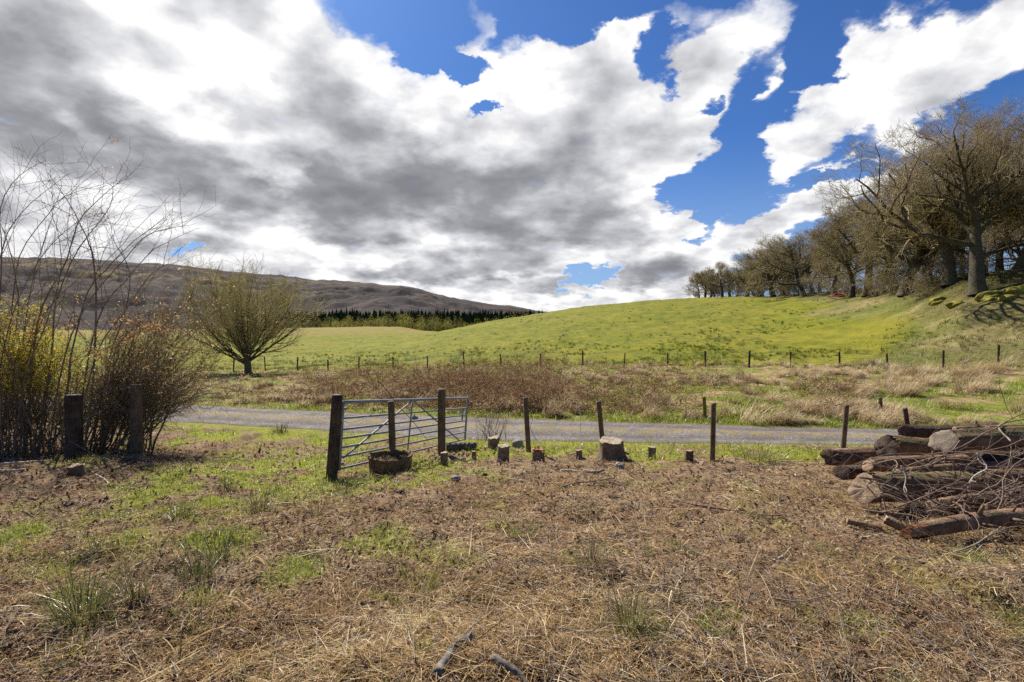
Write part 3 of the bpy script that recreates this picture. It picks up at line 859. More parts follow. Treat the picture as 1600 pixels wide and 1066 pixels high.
# short green grass
n = 520000
x, y = scatter(n, 1.8, 13.5, -1.45, 1.45, power=2, rng=rng); z = zt(x, y)
lm = near_lush(x, y, z)
vg = sstep(y, y_near(x) - .95, y_near(x) - .15) * (y < y_near(x) + .05) * sstep(fbm(x * .9, y * .9, 3, 66), .33, .52)
lm2 = np.maximum(lm, vg * .9)
weed = sstep(fbm(x * 1.7, y * 1.7, 3, 83), .54, .66) * sstep(fbm(x * 9, y * 9, 2, 84), .50, .66) * .75
lm2 = np.maximum(lm2, weed)
tuft = sstep(fbm(x * 7, y * 7, 2, 67), .42, .62)
k = (rng.random(n) < lm2 ** 1.15 * (.35 + .65 * tuft)) & (y < y_near(x) + .05)
x, y, z, lm2 = keep(k, x, y, z, lm2); n = len(x)
hgt = clampn(rng, n, .095, .045, .03, .24) * (.55 + .65 * lm2) * (.7 + .6 * sstep(y, 6, 11))
W = clampn(rng, n, .0036, .001, .0018, .006) * np.clip(y / 4.5, .8, 2.4)
head = rng.random(n) * 6.283
V, Q = blades(np.stack([x, y, z - .005], -1), head, clampn(rng, n, 1.15, .3, .4, 1.57), hgt, W, clampn(rng, n, .9, .5, 0, 2.2), 3)
ti = np.clip(.48 + .22 * (fbm(x * 1.1, y * 1.1, 3, 68) - .5) * 2 + .20 * rng.standard_normal(n), 0, .97)
tag(link('short_grass', mesh_np('short_grass', V, Q, None, {'tint': np.repeat(ti, 8)}), M['grass']), 'fresh green grass in patches between the litter', 'grass', kind='stuff')

# fresh grass on the far side of the lane
n = 110000
x, y = scatter(n, 13.2, 27, u0=-.85, u1=1.2, rng=rng)
yf_ = y_far(x); dd = y - yf_
gm = fbm(x * .55, y * .55, 4, 71)
u_ = 800 + 800 * x / y
pr = (1 - sstep(dd, .25, 1.1)) * sstep(gm, .30, .46) + sstep(u_, 850, 1050) * sstep(gm, .42, .54) * (1 - sstep(dd, 9, 14))
k = (rng.random(n) < pr) & (dd > -.05)
x, y = keep(k, x, y); z = zt(x, y); n = len(x)
V, Q = blades(np.stack([x, y, z - .01], -1), rng.random(n) * 6.283, clampn(rng, n, 1.1, .3, .4, 1.57), clampn(rng, n, .20, .07, .07, .42), clampn(rng, n, .011, .003, .005, .02), clampn(rng, n, 1.0, .5, 0, 2.2), 3)
ti = np.clip(.50 + .2 * rng.standard_normal(n), 0, .95)
tag(link('verge_grass', mesh_np('verge_grass', V, Q, None, {'tint': np.repeat(ti, 8)}), M['grass']), 'bright green grass along the far edge of the lane', 'grass', kind='stuff')

# pale dry grass in tussocks between the lane and the far fence
ntu = 2900
tx, ty = scatter(ntu, 14, 46, u0=-.75, u1=1.25, power=1.0, rng=rng)
tu = 800 + 800 * tx / ty
fyv = fence_y(tu)
g1 = fbm(tx * .22, ty * .22, 4, 73)
brk = (1 - sstep(tu, 830, 1000))                      # bracken side
pr = np.where(tu > 900, .04 + .86 * sstep(g1, .49, .60), .28)
k = (ty > y_far(tx) + .5) & (ty < fyv + 1.5) & (rng.random(ntu) < pr)
tx, ty, tu = keep(k, tx, ty, tu); ntu = len(tx)
per = 120
big = clampn(rng, ntu, .48, .16, .22, .95) * (1 + .35 * sstep(tu, 1330, 1560))
rad = big * .42
a = rng.random((ntu, per)) * 6.283; rr_ = np.sqrt(rng.random((ntu, per))) * rad[:, None]
x = (tx[:, None] + np.cos(a) * rr_).ravel(); y = (ty[:, None] + np.sin(a) * rr_).ravel(); z = zt(x, y)
n = len(x)
# every tussock is combed over one way, outwards and down
lean = np.repeat(rng.normal(-.5, .9, ntu), per)
head = np.arctan2(np.sin(a).ravel() + 1.1 * np.sin(lean), np.cos(a).ravel() + 1.1 * np.cos(lean)) + rng.standard_normal(n) * .2
L = np.repeat(big, per) * (.6 + .7 * rng.random(n))
V, Q = blades(np.stack([x, y, z - .02], -1), head, clampn(rng, n, 1.15, .22, .5, 1.57), L, clampn(rng, n, .014, .004, .006, .026), clampn(rng, n, 1.9, .5, .5, 3.0), 4)
ti = np.clip(np.repeat(np.clip(.64 + .16 * rng.standard_normal(ntu), .2, .88), per) + .13 * rng.standard_normal(n), 0, 1)
tag(link('dry_grass', mesh_np('dry_grass', V, Q, None, {'tint': np.repeat(ti, 10)}), M['drygrass']), 'pale dry tussocky grass between the lane and the far fence', 'dry grass', kind='stuff')

# dead bracken and bramble, a brown tangle across the lane
n = 21000
x, y = scatter(n, 15, 44, u0=-.72, u1=.75, power=1.2, rng=rng)
u_ = 800 + 800 * x / y
g1 = fbm(x * .18, y * .18, 4, 75)
dens = sstep(u_, 300, 420) * (1 - sstep(u_ + 500 * (g1 - .5), 960, 1120))
dens = np.maximum(dens, (u_ > 950) * (u_ < 1330) * (y < 24) * sstep(g1, .50, .60) * .8)
dens = dens * np.where((u_ > 480) & (u_ < 860), 1, .55)
k = (rng.random(n) < dens * (.5 + .5 * sstep(g1, .33, .52))) & (y > y_far(x) + .55 + .7 * rng.random(n)) & (y < fence_y(u_) - .6)
x, y, u_ = keep(k, x, y, u_); n = len(x); z = zt(x, y)
hh = (.50 + 1.05 * sstep(fbm(x * .16, y * .16, 3, 76), .36, .66)) * np.where((u_ > 470) & (u_ < 880), 1.0, .7) * (.45 + .55 * sstep(y - y_far(x), .6, 4))
D0 = np.stack([rng.standard_normal(n) * .7, rng.standard_normal(n) * .7, 1 + 0 * x], -1)
P = chains(np.stack([x, y, z - .03], -1), D0, hh * (.8 + .9 * rng.random(n)), 6, .34, -.17, rng)
bg_ = Bag()
Rb = clampn(rng, n, .0055, .002, .003, .011)[:, None] * np.linspace(1, .45, 6)[None]
V, Q = tubes(P, Rb, 3)
bg_.add(V, Q, None, np.repeat(np.clip(.50 + .25 * rng.standard_normal(n), 0, 1), 18))
per = 7
fi = rng.integers(2, 6, (n, per)); root = P[np.arange(n)[:, None], fi].reshape(-1, 3)
m2 = len(root)
V, Q = blades(root + rng.standard_normal((m2, 3)) * .03, rng.random(m2) * 6.283, rng.standard_normal(m2) * .5 - .1, clampn(rng, m2, .20, .09, .06, .45), clampn(rng, m2, .020, .010, .006, .048), rng.standard_normal(m2) * .8 + .5, 2, roll=rng.standard_normal(m2))
bg_.add(V, Q, None, np.repeat(np.clip(.45 + .22 * rng.standard_normal(m2), 0, 1), 6))
tag(bg_.build('bracken', M['bracken']), 'brown tangle of dead bracken and bramble across the lane', 'bracken', kind='stuff')

# darker rushy tufts dotted over the pasture
nt_ = 15000
x, y = scatter(nt_, 30, 150, u0=-.62, u1=1.1, power=1.3, rng=rng)
u_ = 800 + 800 * x / y
near_band = 1 - sstep(y, 52, 90)
g1 = fbm(x * .05, y * .09, 4, 78)
g2 = fbm(x * .35, y * .22, 4, 80)
pr = np.maximum(near_band * .95 * sstep(g1, .36, .54), .45 * sstep(g1, .48, .62)) * sstep(g2, .38, .56) * (1 - .6 * sstep(u_, 1380, 1450))
k = (rng.random(nt_) < pr) & (y > fence_y(u_) + .5)
x, y = keep(k, x, y); nt_ = len(x); per = 16
sz = clampn(rng, nt_, .21, .12, .07, .65)
a = rng.random((nt_, per)) * 6.283; rr_ = np.sqrt(rng.random((nt_, per))) * (sz * .55)[:, None]
X_ = (x[:, None] + np.cos(a) * rr_).ravel(); Y_ = (y[:, None] + np.sin(a) * rr_).ravel(); n = len(X_)
V, Q = blades(np.stack([X_, Y_, zt(X_, Y_) - .03], -1), a.ravel() + rng.standard_normal(n) * .5, clampn(rng, n, 1.2, .25, .5, 1.57), np.repeat(sz, per) * (.6 + .6 * rng.random(n)), np.repeat(np.clip(y / 60, .6, 2.0), per) * .035, clampn(rng, n, .8, .4, 0, 2), 2)
ti = np.clip(np.repeat(.60 + .26 * rng.standard_normal(nt_), per) + .14 * rng.standard_normal(n), 0, 1)
tag(link('pasture_tufts', mesh_np('pasture_tufts', V, Q, None, {'tint': np.repeat(ti, 6)}), M['pasture_tuft']), 'dark green tufts of coarse grass dotted over the pasture', 'grass', kind='stuff')

# coarse grass on the slope below the oaks and along the far fence
n = 42000
x, y = scatter(n, 27, 62, u0=.1, u1=1.2, power=1.2, rng=rng); u_ = 800 + 800 * x / y
ok = (u_ > np.interp(y, [27, 36, 48, 62], [1380, 1400, 1390, 1360]) + 60 * rng.standard_normal(n)) | (np.abs(y - fence_y(u_)) < .8 + .5 * rng.random(n))
k = ok & (rng.random(n) < .35 + .65 * sstep(fbm(x * .3, y * .3, 4, 79), .42, .58))
x, y = keep(k, x, y); n = len(x)
V, Q = blades(np.stack([x, y, zt(x, y) - .03], -1), rng.random(n) * 6.283, clampn(rng, n, 1.0, .35, .3, 1.57), clampn(rng, n, .30, .12, .1, .6), clampn(rng, n, .026, .007, .012, .05), clampn(rng, n, 1.3, .5, 0, 2.6), 3)
ti = np.clip(.45 + .24 * rng.standard_normal(n), 0, 1)
tag(link('coarse_grass', mesh_np('coarse_grass', V, Q, None, {'tint': np.repeat(ti, 8)}), M['drygrass']), 'coarse faded grass on the slope below the oaks', 'grass', kind='stuff')

# small twigs everywhere
n = 9000
x, y = scatter(n, 1.8, 11.8, -1.5, 1.5, rng=rng); z = zt(x, y); px, py = pix(x, y, z)
pr = .35 + .65 * sstep(px, 500, 1000) * (1 - near_lush(x, y, z))
k = (rng.random(n) < pr) & (y < y_near(x) - .6)
x, y, z = keep(k, x, y, z); n = len(x)
a = rng.random(n) * 6.283
P = chains(np.stack([x, y, z + .012 + .03 * rng.random(n)], -1), np.stack([np.cos(a), np.sin(a), .12 * rng.standard_normal(n)], -1), clampn(rng, n, .22, .16, .05, .9), 6, .16, 0, rng)
P[:, 1:, 2] = .55 * P[:, 1:, 2] + .45 * (zt(P[:, 1:, 0], P[:, 1:, 1]) + .018)
Rr = clampn(rng, n, .0030, .0013, .0014, .008) * np.clip(y / 5, .8, 1.6)
bg_ = Bag()
V, Q = tubes(P, Rr[:, None] * np.linspace(1, .5, 6)[None], 4)
bg_.add(V, Q)
k = rng.random(n) < .35
P2, R2 = offshoots(P[k], (Rr[:, None] * np.linspace(1, .5, 6)[None])[k], 2, .2, .8, (.4, .9), lambda t, L: L * .4, 4, .18, 0, .8, rng)
V, Q = tubes(P2, R2, 3); bg_.add(V, Q)
tag(bg_.build('twig_litter', M['stick']), 'small broken twigs littering the cleared ground', 'twigs', kind='stuff')
# ---------------------------------------------------------------- posts, gate, planter, stumps
def ngon_tube(P, Rd, K, rough=0.0, seed=0, cap_top=True, cap_bot=False, dome=0.0):
    """a closed round body with an uneven skin; returns a Bag"""
    P = np.asarray(P, float); Rd = np.asarray(Rd, float)
    V, Q = tubes(P, Rd, K)
    S = len(P)
    ang = np.tile(np.arange(K) * 2 * math.pi / K, S); lv = np.repeat(np.arange(S), K)
    c = np.repeat(P, K, 0)
    nz_ = (fbm(np.cos(ang) * 1.6 + lv * .35 + 40, np.sin(ang) * 1.6 + 7, 3, seed) - .5) * 2 * rough
    V = c + (V - c) * (1 + nz_)[:, None]
    b = Bag()
    T = []
    for flag, s, f in ((cap_top, S - 1, 1), (cap_bot, 0, -1)):
        if not flag: continue
        tdir = unit(P[s] - P[s - 1 if s else 1])
        V = np.concatenate([V, (P[s] + tdir * dome)[None]]); ci = len(V) - 1
        k_ = np.arange(K); q = np.stack([np.full(K, ci), s * K + k_, s * K + (k_ + 1) % K], -1)
        T.append(q if f > 0 else q[:, ::-1])
    b.add(V, Q, np.concatenate(T) if T else None)
    return b

def round_post(px_t, py_t, base_px, base_py, Y, dpx, mat, label, cat='post', name='fence_post', group=None, K=14, sink=.25, chamfer=.05):
    bt = at(base_px, base_py, Y); tp = at(px_t, py_t, Y)
    bt[2] = min(bt[2], float(zt(bt[0], bt[1])) + .01)
    h = np.linalg.norm(tp - bt); axis = (tp - bt) / h
    r = dpx * Y / F / 2 * math.cos(math.atan(abs(bt[0]) / Y)) 
    s = np.array([-sink, 0, .12, .25, .4, .55, .7, .85, .96, 1.0]) * 1.0
    P = bt[None] + axis[None] * (np.where(s < 0, s, s * h))[:, None]
    Rd = r * np.array([1.04, 1.04, 1.02, 1.0, 1.0, .99, .98, .97, .97, .97 - chamfer])
    P = P - bt
    o = ngon_tube(P, Rd, K, .05, int(base_px) % 50, dome=.004).build(name, mat, None, bt)
    return tag(o, label, cat, group)

round_post(213, 601, 213, 713, 9.55, 21, M['post'], 'smooth round brown post, taller of the two beside the shrub', name='gate_post', group='heavy round posts at the gateway', K=18)
round_post(115, 617, 116, 720, 9.15, 31, M['darkpost'], 'stout dark rotting post, thickest of all, inside the shrub edge', name='gate_post', group='heavy round posts at the gateway', K=18)
round_post(527, 617, 518, 746, 7.25, 18, M['darkpost'], 'dark round gatepost that the open metal gate hangs from', name='gate_post', group='heavy round posts at the gateway', K=18)
round_post(611, 627, 614, 729, 8.35, 11, M['stake'], 'short brown post standing in front of the gate above the planter', group='fence posts along the near side', K=12)
round_post(690, 608, 690, 709, 10.05, 12.5, M['stake'], 'tall brown post crossing the gate near its free end', group='fence posts along the near side', K=12)
round_post(821, 621, 826, 704, 10.35, 8, M['stake'], 'thin leaning post beside the stump with the orange top', group='fence posts along the near side', K=8)
round_post(935, 627, 943, 699, 10.7, 8, M['stake'], 'thin post leaning left behind the widest stump', group='fence posts along the near side', K=8)
round_post(1115, 630, 1113, 726, 8.7, 9, M['stake'], 'straight upright post standing alone right of the small stumps', group='fence posts along the near side', K=8)
round_post(1323, 633, 1317, 704, 10.3, 9, M['stake'], 'post leaning right just behind the end of the log pile', group='fence posts along the near side', K=8)
round_post(1414, 638, 1424, 690, 10.5, 9, M['darkpost'], 'dark leaning post rising over the back of the log pile', group='fence posts along the near side', K=8)
round_post(1375, 621, 1378, 655, 15.6, 7, M['stake'], 'grey weathered stake on the far side of the lane', name='stake', cat='stake', K=8)
round_post(1100, 620, 1102, 660, 14.9, 6, M['moss'], 'mossy old stake by the lane among dry grass', name='stake', cat='stake', K=8)

# ---- field gate
A_t, A_b = at(536, 628.5, 7.3), at(530, 733, 7.3)
B_t, B_b = at(730.5, 622, 11.6), at(726.5, 686.5, 11.6)
gate = thing('field_gate', (*((A_b + B_b) / 2)[:2], float(zt(*((A_b + B_b) / 2)[:2]))), 'long galvanised tubular field gate standing open', 'gate')
go = np.array(gate.location)
def bar(name, a, b, r, K=8, parent=gate, mat=None, org=go, sag=0.0):
    t = np.linspace(0, 1, 7)[:, None]
    P = a[None] * (1 - t) + b[None] * t - org[None]
    P[:, 2] -= sag * 4 * (t * (1 - t))[:, 0]
    V, Q, T = tubes(P, np.full(7, r), K, cap=True)
    return Bag().add(V, Q, T).build(name, mat or M['steel'], parent)
def G2(u, v):
    """point on the gate: u along it, v from top (0) to bottom (1)"""
    t_ = A_t * (1 - u) + B_t * u; b_ = A_b * (1 - u) + B_b * u
    return t_ * (1 - v) + b_ * v
bar('top_rail', G2(0, 0), G2(1, 0), .026, 10)
for v in (.242, .41, .545, .68, .825, 1.0):
    bar('rail', G2(.006, v), G2(.994, v), .0165)
bar('stile', G2(0, -.01), G2(0, 1.02), .024, 10)
bar('stile', G2(1, -.01), G2(1, 1.02), .024, 10)
off = np.array([.0, -.03, 0])
bar('brace', G2(.02, .84) + off, G2(.44, .02) + off, .015)
bar('brace', G2(.46, .03) + off, G2(.93, .99) + off, .015)
bar('upright', G2(.445, .05) + off, G2(.43, 1.0) + off, .015)
bar('latch', G2(.955, .24) + off, G2(.95, .52) + off, .018)
for v in (.10, .93):
    bar('hinge', G2(0, v) + np.array([-.12, -.02, 0]), G2(.02, v), .02, 8, mat=M['wire'])

# ---- cord from the gatepost to the gate
def strand(name, pts, r, mat, label, cat, S=24, K=5, wob=.0, rng=RNG):
    pts = np.asarray(pts, float)
    t = np.linspace(0, len(pts) - 1, S); i = np.minimum(t.astype(int), len(pts) - 2); f = (t - i)[:, None]
    p0 = pts[np.maximum(i - 1, 0)]; p1 = pts[i]; p2 = pts[i + 1]; p3 = pts[np.minimum(i + 2, len(pts) - 1)]
    P = .5 * ((2 * p1) + (-p0 + p2) * f + (2 * p0 - 5 * p1 + 4 * p2 - p3) * f ** 2 + (-p0 + 3 * p1 - 3 * p2 + p3) * f ** 3)
    P = P + wob * rng.standard_normal(P.shape)
    rad = np.full(S, r) if np.isscalar(r) else np.interp(np.linspace(0, 1, S), np.linspace(0, 1, len(r)), r)
    o0 = P[0].copy()
    V, Q, T = tubes(P - o0, rad, K, cap=True)
    o = Bag().add(V, Q, T).build(name, mat, None, o0)
    return tag(o, label, cat)
strand('cord', [at(534, 657, 7.15), at(545, 660, 7.3), at(560, 657, 7.5), at(578, 649, 7.7), at(594, 642, 7.95)], .006, M['rope'], 'white cord hanging slack from the gatepost across the gate', 'cord')
strand('twine', [at(905, 629, 10.6), at(906, 645, 10.6), at(907, 665, 10.6), at(907.5, 690, 10.5), at(906.5, 702, 10.4)], .0065, M['rope'], 'thin white twine hanging upright between two leaning posts', 'twine')
strand('bramble_cane', [at(590, 594, 8.0), at(606, 612, 8.1), at(622, 634, 8.3), at(642, 655, 8.6), at(662, 680, 9.0), at(671, 694, 9.3)], [.007, .006, .004], M['darkstick'], 'dark bramble cane slanting across the gate', 'cane')
strand('stray_wire', [at(826, 640, 10.2), at(832, 655, 10.2), at(829, 668, 10.2), at(836, 684, 10.1), at(848, 697, 10.0), at(860, 706, 10.0)], .005, M['darkstick'], 'dark twisted stem hanging from the thin post by the orange topped stump', 'stem')
b = Bag()
ic = at(648.5, 653.5, 8.9)
V, Q, T = tubes(np.array([[-.05, 0, -.012], [-.03, 0, 0], [0, 0, .004], [.04, 0, .006], [.055, 0, -.004]]), np.array([.018, .032, .034, .028, .012]), 9, cap=True)
b.add(V, Q, T)
V, Q, T = tubes(np.array([[-.01, 0, .03], [-.015, 0, .05], [.005, 0, .062]]), np.array([.014, .012, .010]), 7, cap=True)
b.add(V, Q, T)
tag(b.build('insulator', M['insulator'], None, ic), 'small blue grey fitting hooked on the gate rail', 'fitting')

# ---- planter: a ring of staves with dark soil and dead growth inside
pc = ground(603, 742); pc[1] += .26; pc[2] = float(zt(pc[0], pc[1]))
pl = thing('round_planter', pc, 'round brown planter with dark soil below the open gate', 'planter')
K = 44
hh = .225
for nm, prof, mt in (('side', [(.318, -.06), (.322, .03), (.325, .10), (.326, .15), (.325, hh - .03)], M['planter']),
                     ('rim', [(.325, hh - .034), (.344, hh - .022), (.348, hh), (.336, hh + .016), (.314, hh + .014), (.300, hh - .012), (.294, hh - .09)], M['planter'])):
    ang = np.arange(K) * 2 * math.pi / K
    V = []
    for s, (r_, z_) in enumerate(prof):
        w = 1 + (.035 * np.abs(np.sin(ang * 13)) - .02 if nm == 'side' else .012 * np.sin(ang * 7) + .01 * np.sin(ang * 17 + s)) + .02 * np.sin(ang * 3 + 1)
        V.append(np.stack([np.cos(ang) * r_ * w, np.sin(ang) * r_ * w, np.full(K, z_) + .012 * np.sin(ang * 2 + .6) + .006 * np.sin(ang * 9)], -1))
    V = np.concatenate(V)
    bb = np.arange(len(prof) - 1)[:, None] * K + np.arange(K)[None]; b2 = np.arange(len(prof) - 1)[:, None] * K + (np.arange(K)[None] + 1) % K
    Bag().add(V, np.stack([bb, b2, b2 + K, bb + K], -1).reshape(-1, 4)).build(nm, mt, pl)
ang = np.arange(32) * 2 * math.pi / 32
V = [np.array([[0, 0, hh - .10]])]
for r_ in (.08, .16, .23, .285): V.append(np.stack([np.cos(ang) * r_, np.sin(ang) * r_, hh - .13 + .06 * fbm(np.cos(ang) * r_ * 14 + 5, np.sin(ang) * r_ * 14, 3, 91)], -1))
V = np.concatenate(V)
k = np.arange(32); k2 = (k + 1) % 32
Q = np.concatenate([np.stack([1 + 32 * i + k, 1 + 32 * i + k2, 33 + 32 * i + k2, 33 + 32 * i + k], -1) for i in range(3)])[:, ::-1]
Bag().add(V, Q, np.stack([np.zeros(32, int), 1 + k, 1 + k2], -1)).build('soil', M['soil'], pl)
rng = np.random.default_rng(77); n = 480
a = rng.random(n) * 6.283; r_ = .29 * np.sqrt(rng.random(n)); back = np.sin(a) > -.2
P = np.stack([np.cos(a) * r_, np.sin(a) * r_, np.full(n, hh - .10)], -1)
V, Q = blades(P, rng.random(n) * 6.283, clampn(rng, n, 1.0, .4, .1, 1.5), np.where(back, .08, .025) * (.5 + rng.random(n)), np.full(n, .006), rng.random(n) * 2, 3)
Bag().add(V, Q, None, np.repeat(np.clip(.3 + .3 * rng.random(n), 0, 1), 8)).build('dead_grass', M['drygrass'], pl)

# ---- stumps
def stump(px, py_top, py_base, dpx, label, cap_mat, flare=1.35, tilt=(0, 0), K=26, Y=None, split=0.0, seed=1, bark=None, group='cut stumps along the cleared ground'):
    gp = ground(px, py_base - 1) if Y is None else at(px, py_base, Y)
    Yd = gp[1]
    r = dpx / 2 * Yd / F
    gp[1] += r * .6; gp[2] = float(zt(gp[0], gp[1]))
    h = at(px, py_top, gp[1] - r * .2)[2] - gp[2]
    h = max(h, .05)
    t = thing('tree_stump', gp, label, 'stump', group)
    S = 9; s = np.linspace(0, 1, S)
    ang = np.arange(K) * 2 * math.pi / K
    cut = (.12 * math.sin(seed * 2.3), .14 * math.cos(seed * 1.7))
    V = []
    for q in s:
        fl = 1 + (flare - 1) * (1 - q) ** 3.0
        lob = 1 + (.20 + .34 * (1 - q) ** 2) * (fbm(np.cos(ang) * 1.4 + seed * 3.1, np.sin(ang) * 1.4 + q * .25, 3, seed) - .5) * 2 + .16 * (flare - 1) * (1 - q) ** 2 * np.sin(ang * 5 + seed)
        rr2 = r * fl * lob
        zz = q * (h + .12) - .12
        V.append(np.stack([np.cos(ang) * rr2 + tilt[0] * zz, np.sin(ang) * rr2 + tilt[1] * zz, np.full(K, zz) + q ** 3 * (cut[0] * np.cos(ang) * r + cut[1] * np.sin(ang) * r + .5 * r * (fbm(np.cos(ang) * 2 + seed, np.sin(ang) * 2, 3, seed + 9) - .5))], -1))
    tops = V[-1].copy()
    V = np.concatenate(V)
    bb = np.arange(S - 1)[:, None] * K + np.arange(K)[None]; b2 = np.arange(S - 1)[:, None] * K + (np.arange(K)[None] + 1) % K
    Bag().add(V, np.stack([bb, b2, b2 + K, bb + K], -1).reshape(-1, 4)).build('bark', bark or M['stumpbark'], t)
    # sawn face: rings of points, slightly uneven, set just proud of the bark
    c = tops.mean(0)
    V = [c[None] + [[0, 0, .004 - split * r]]]
    for f_ in (.25, .5, .75, .94):
        p_ = c + (tops - c) * f_
        p_[:, 2] += .006 + .010 * r / .1 * (fbm(p_[:, 0] * 22 + seed, p_[:, 1] * 22, 3, seed + 2) - .5) - split * r * (1 - f_) * (.6 + .5 * np.sin(ang * 3))
        V.append(p_)
    p_ = tops.copy(); p_[:, 2] += .001; V.append(c + (p_ - c) * .995)
    V = np.concatenate(V); k = np.arange(K); k2 = (k + 1) % K
    Q = np.concatenate([np.stack([1 + K * i + k, 1 + K * i + k2, 1 + K * (i + 1) + k2, 1 + K * (i + 1) + k], -1) for i in range(4)])[:, ::-1]
    Bag().add(V, Q, np.stack([np.zeros(K, int), 1 + k, 1 + k2], -1)).build('sawn_face', cap_mat, t)
    return t
stump(694, 708, 729, 12, 'short dark stump in green grass, leftmost of the stumps', M['cutgrey'], 1.2, seed=1)
stump(740.5, 706, 721, 7, 'thinnest little stump, at the right end of the grey lying log', M['cutold'], 1.3, seed=2)
stump(771, 684, 703, 17, 'stump with bare shoots sprouting from it, set back at lane edge', M['cutgrey'], 1.15, seed=3)
stump(784.5, 697, 726, 18, 'tall narrow stump in front of the sprouting one', M['cutgrey'], 1.35, (.08, 0), seed=4)
t_or = stump(841, 703, 724, 18, 'stump with a raw orange split top beside a thin post', M['cutfresh'], 1.45, split=.3, seed=5)
b = Bag(); rng = np.random.default_rng(5)
for i in range(16):
    a = i / 16 * 6.283; r_ = .105 * (.8 + .2 * rng.random()); h_ = .02 + .035 * rng.random() * (1 + math.sin(a))
    z0 = at(841, 704, t_or.location.y)[2] - t_or.location.z - .02
    P = np.array([[math.cos(a) * r_, math.sin(a) * r_, z0], [math.cos(a) * r_ * .95, math.sin(a) * r_ * .95, z0 + h_ * .6], [math.cos(a) * r_ * .9 + .01, math.sin(a) * r_ * .9, z0 + h_]])
    V, Q = tubes(P, np.array([.034, .026, .008]), 6); b.add(V, Q)
b.build('splinters', M['cutfresh'], t_or)
stump(905, 704, 718, 10, 'small low stump below the hanging white twine', M['cutold'], 1.2, seed=6)
stump(958, 690, 722, 36, 'widest stump, with a broad pale sawn top and spreading roots', M['cutgrey'], 1.6, (-.05, 0), K=40, split=.08, seed=7)
stump(1019.5, 699, 720, 12, 'slim round stump just right of the widest stump', M['cutgrey'], 1.25, seed=8)
stump(1078.5, 705, 723, 11, 'dark jagged stump left of the lone upright post', M['cutold'], 1.3, split=.2, seed=9, bark=M['darklog'])
stump(118, 728, 744, 22, 'low mossy stub of wood on the litter below the stout post', M['cutold'], 1.2, (-.3, 0), seed=12, bark=M['mosslog'], group=None)

# shoots from the sprouting stump
rng = np.random.default_rng(31)
sp = ground(771, 700)
n = 26
P0 = np.tile(sp + np.array([0, .15, .12]), (n, 1)) + rng.standard_normal((n, 3)) * [.16, .08, .02]
D0 = np.stack([rng.standard_normal(n) * .55, rng.standard_normal(n) * .3, np.ones(n)], -1)
P = chains(P0, D0, .35 + .45 * rng.random(n), 7, .09, .03, rng)
b = Bag(); Rr = np.full((n, 1), .006) * np.linspace(1, .4, 7)[None]
V, Q = tubes(P - sp, Rr, 4); b.add(V, Q)
P2, R2 = offshoots(P, Rr, 4, .3, .95, (.4, .8), lambda t, L: L * .3, 4, .1, .02, .7, rng)
V, Q = tubes(P2 - sp, R2, 3); b.add(V, Q)
tag(b.build('sapling_shoots', M['darkstick'], None, sp), 'spray of thin bare shoots rising behind the stumps', 'shoots')

# ---- stones
def stone(px, py, w, h, label, mat='stone', seed=0):
    p = ground(px, py + h * .35); r = w / 2 * p[1] / F
    bm = bmesh.new(); bmesh.ops.create_icosphere(bm, subdivisions=4, radius=1)
    for v in bm.verts:
        q = v.co
        k_ = 1 + .45 * (float(fbm(q.x * 1.3 + seed, q.y * 1.3 + q.z, 3, seed)) - .5) * 1.6
        v.co = Vector((q.x * r * k_, q.y * r * .8 * k_, q.z * r * h / w * k_))
    for f_ in bm.faces: f_.smooth = True
    me = bpy.data.meshes.new('stone'); bm.to_mesh(me); bm.free()
    return tag(link('stone', me, M[mat], None, p + np.array([0, 0, r * h / w * .35])), label, 'stone')
stone(712, 746, 15, 9, 'smooth pale grey stone lying on bare ground below the stumps', seed=3)
stone(968, 727, 13, 13, 'angular grey stone leaning at the foot of the widest stump', seed=6)
stone(809, 692, 18, 14, 'rough grey boulder in grass beside the lane', seed=9)
stone(626, 768, 12, 7, 'dark earth coloured stone below the planter', 'soil', seed=11)
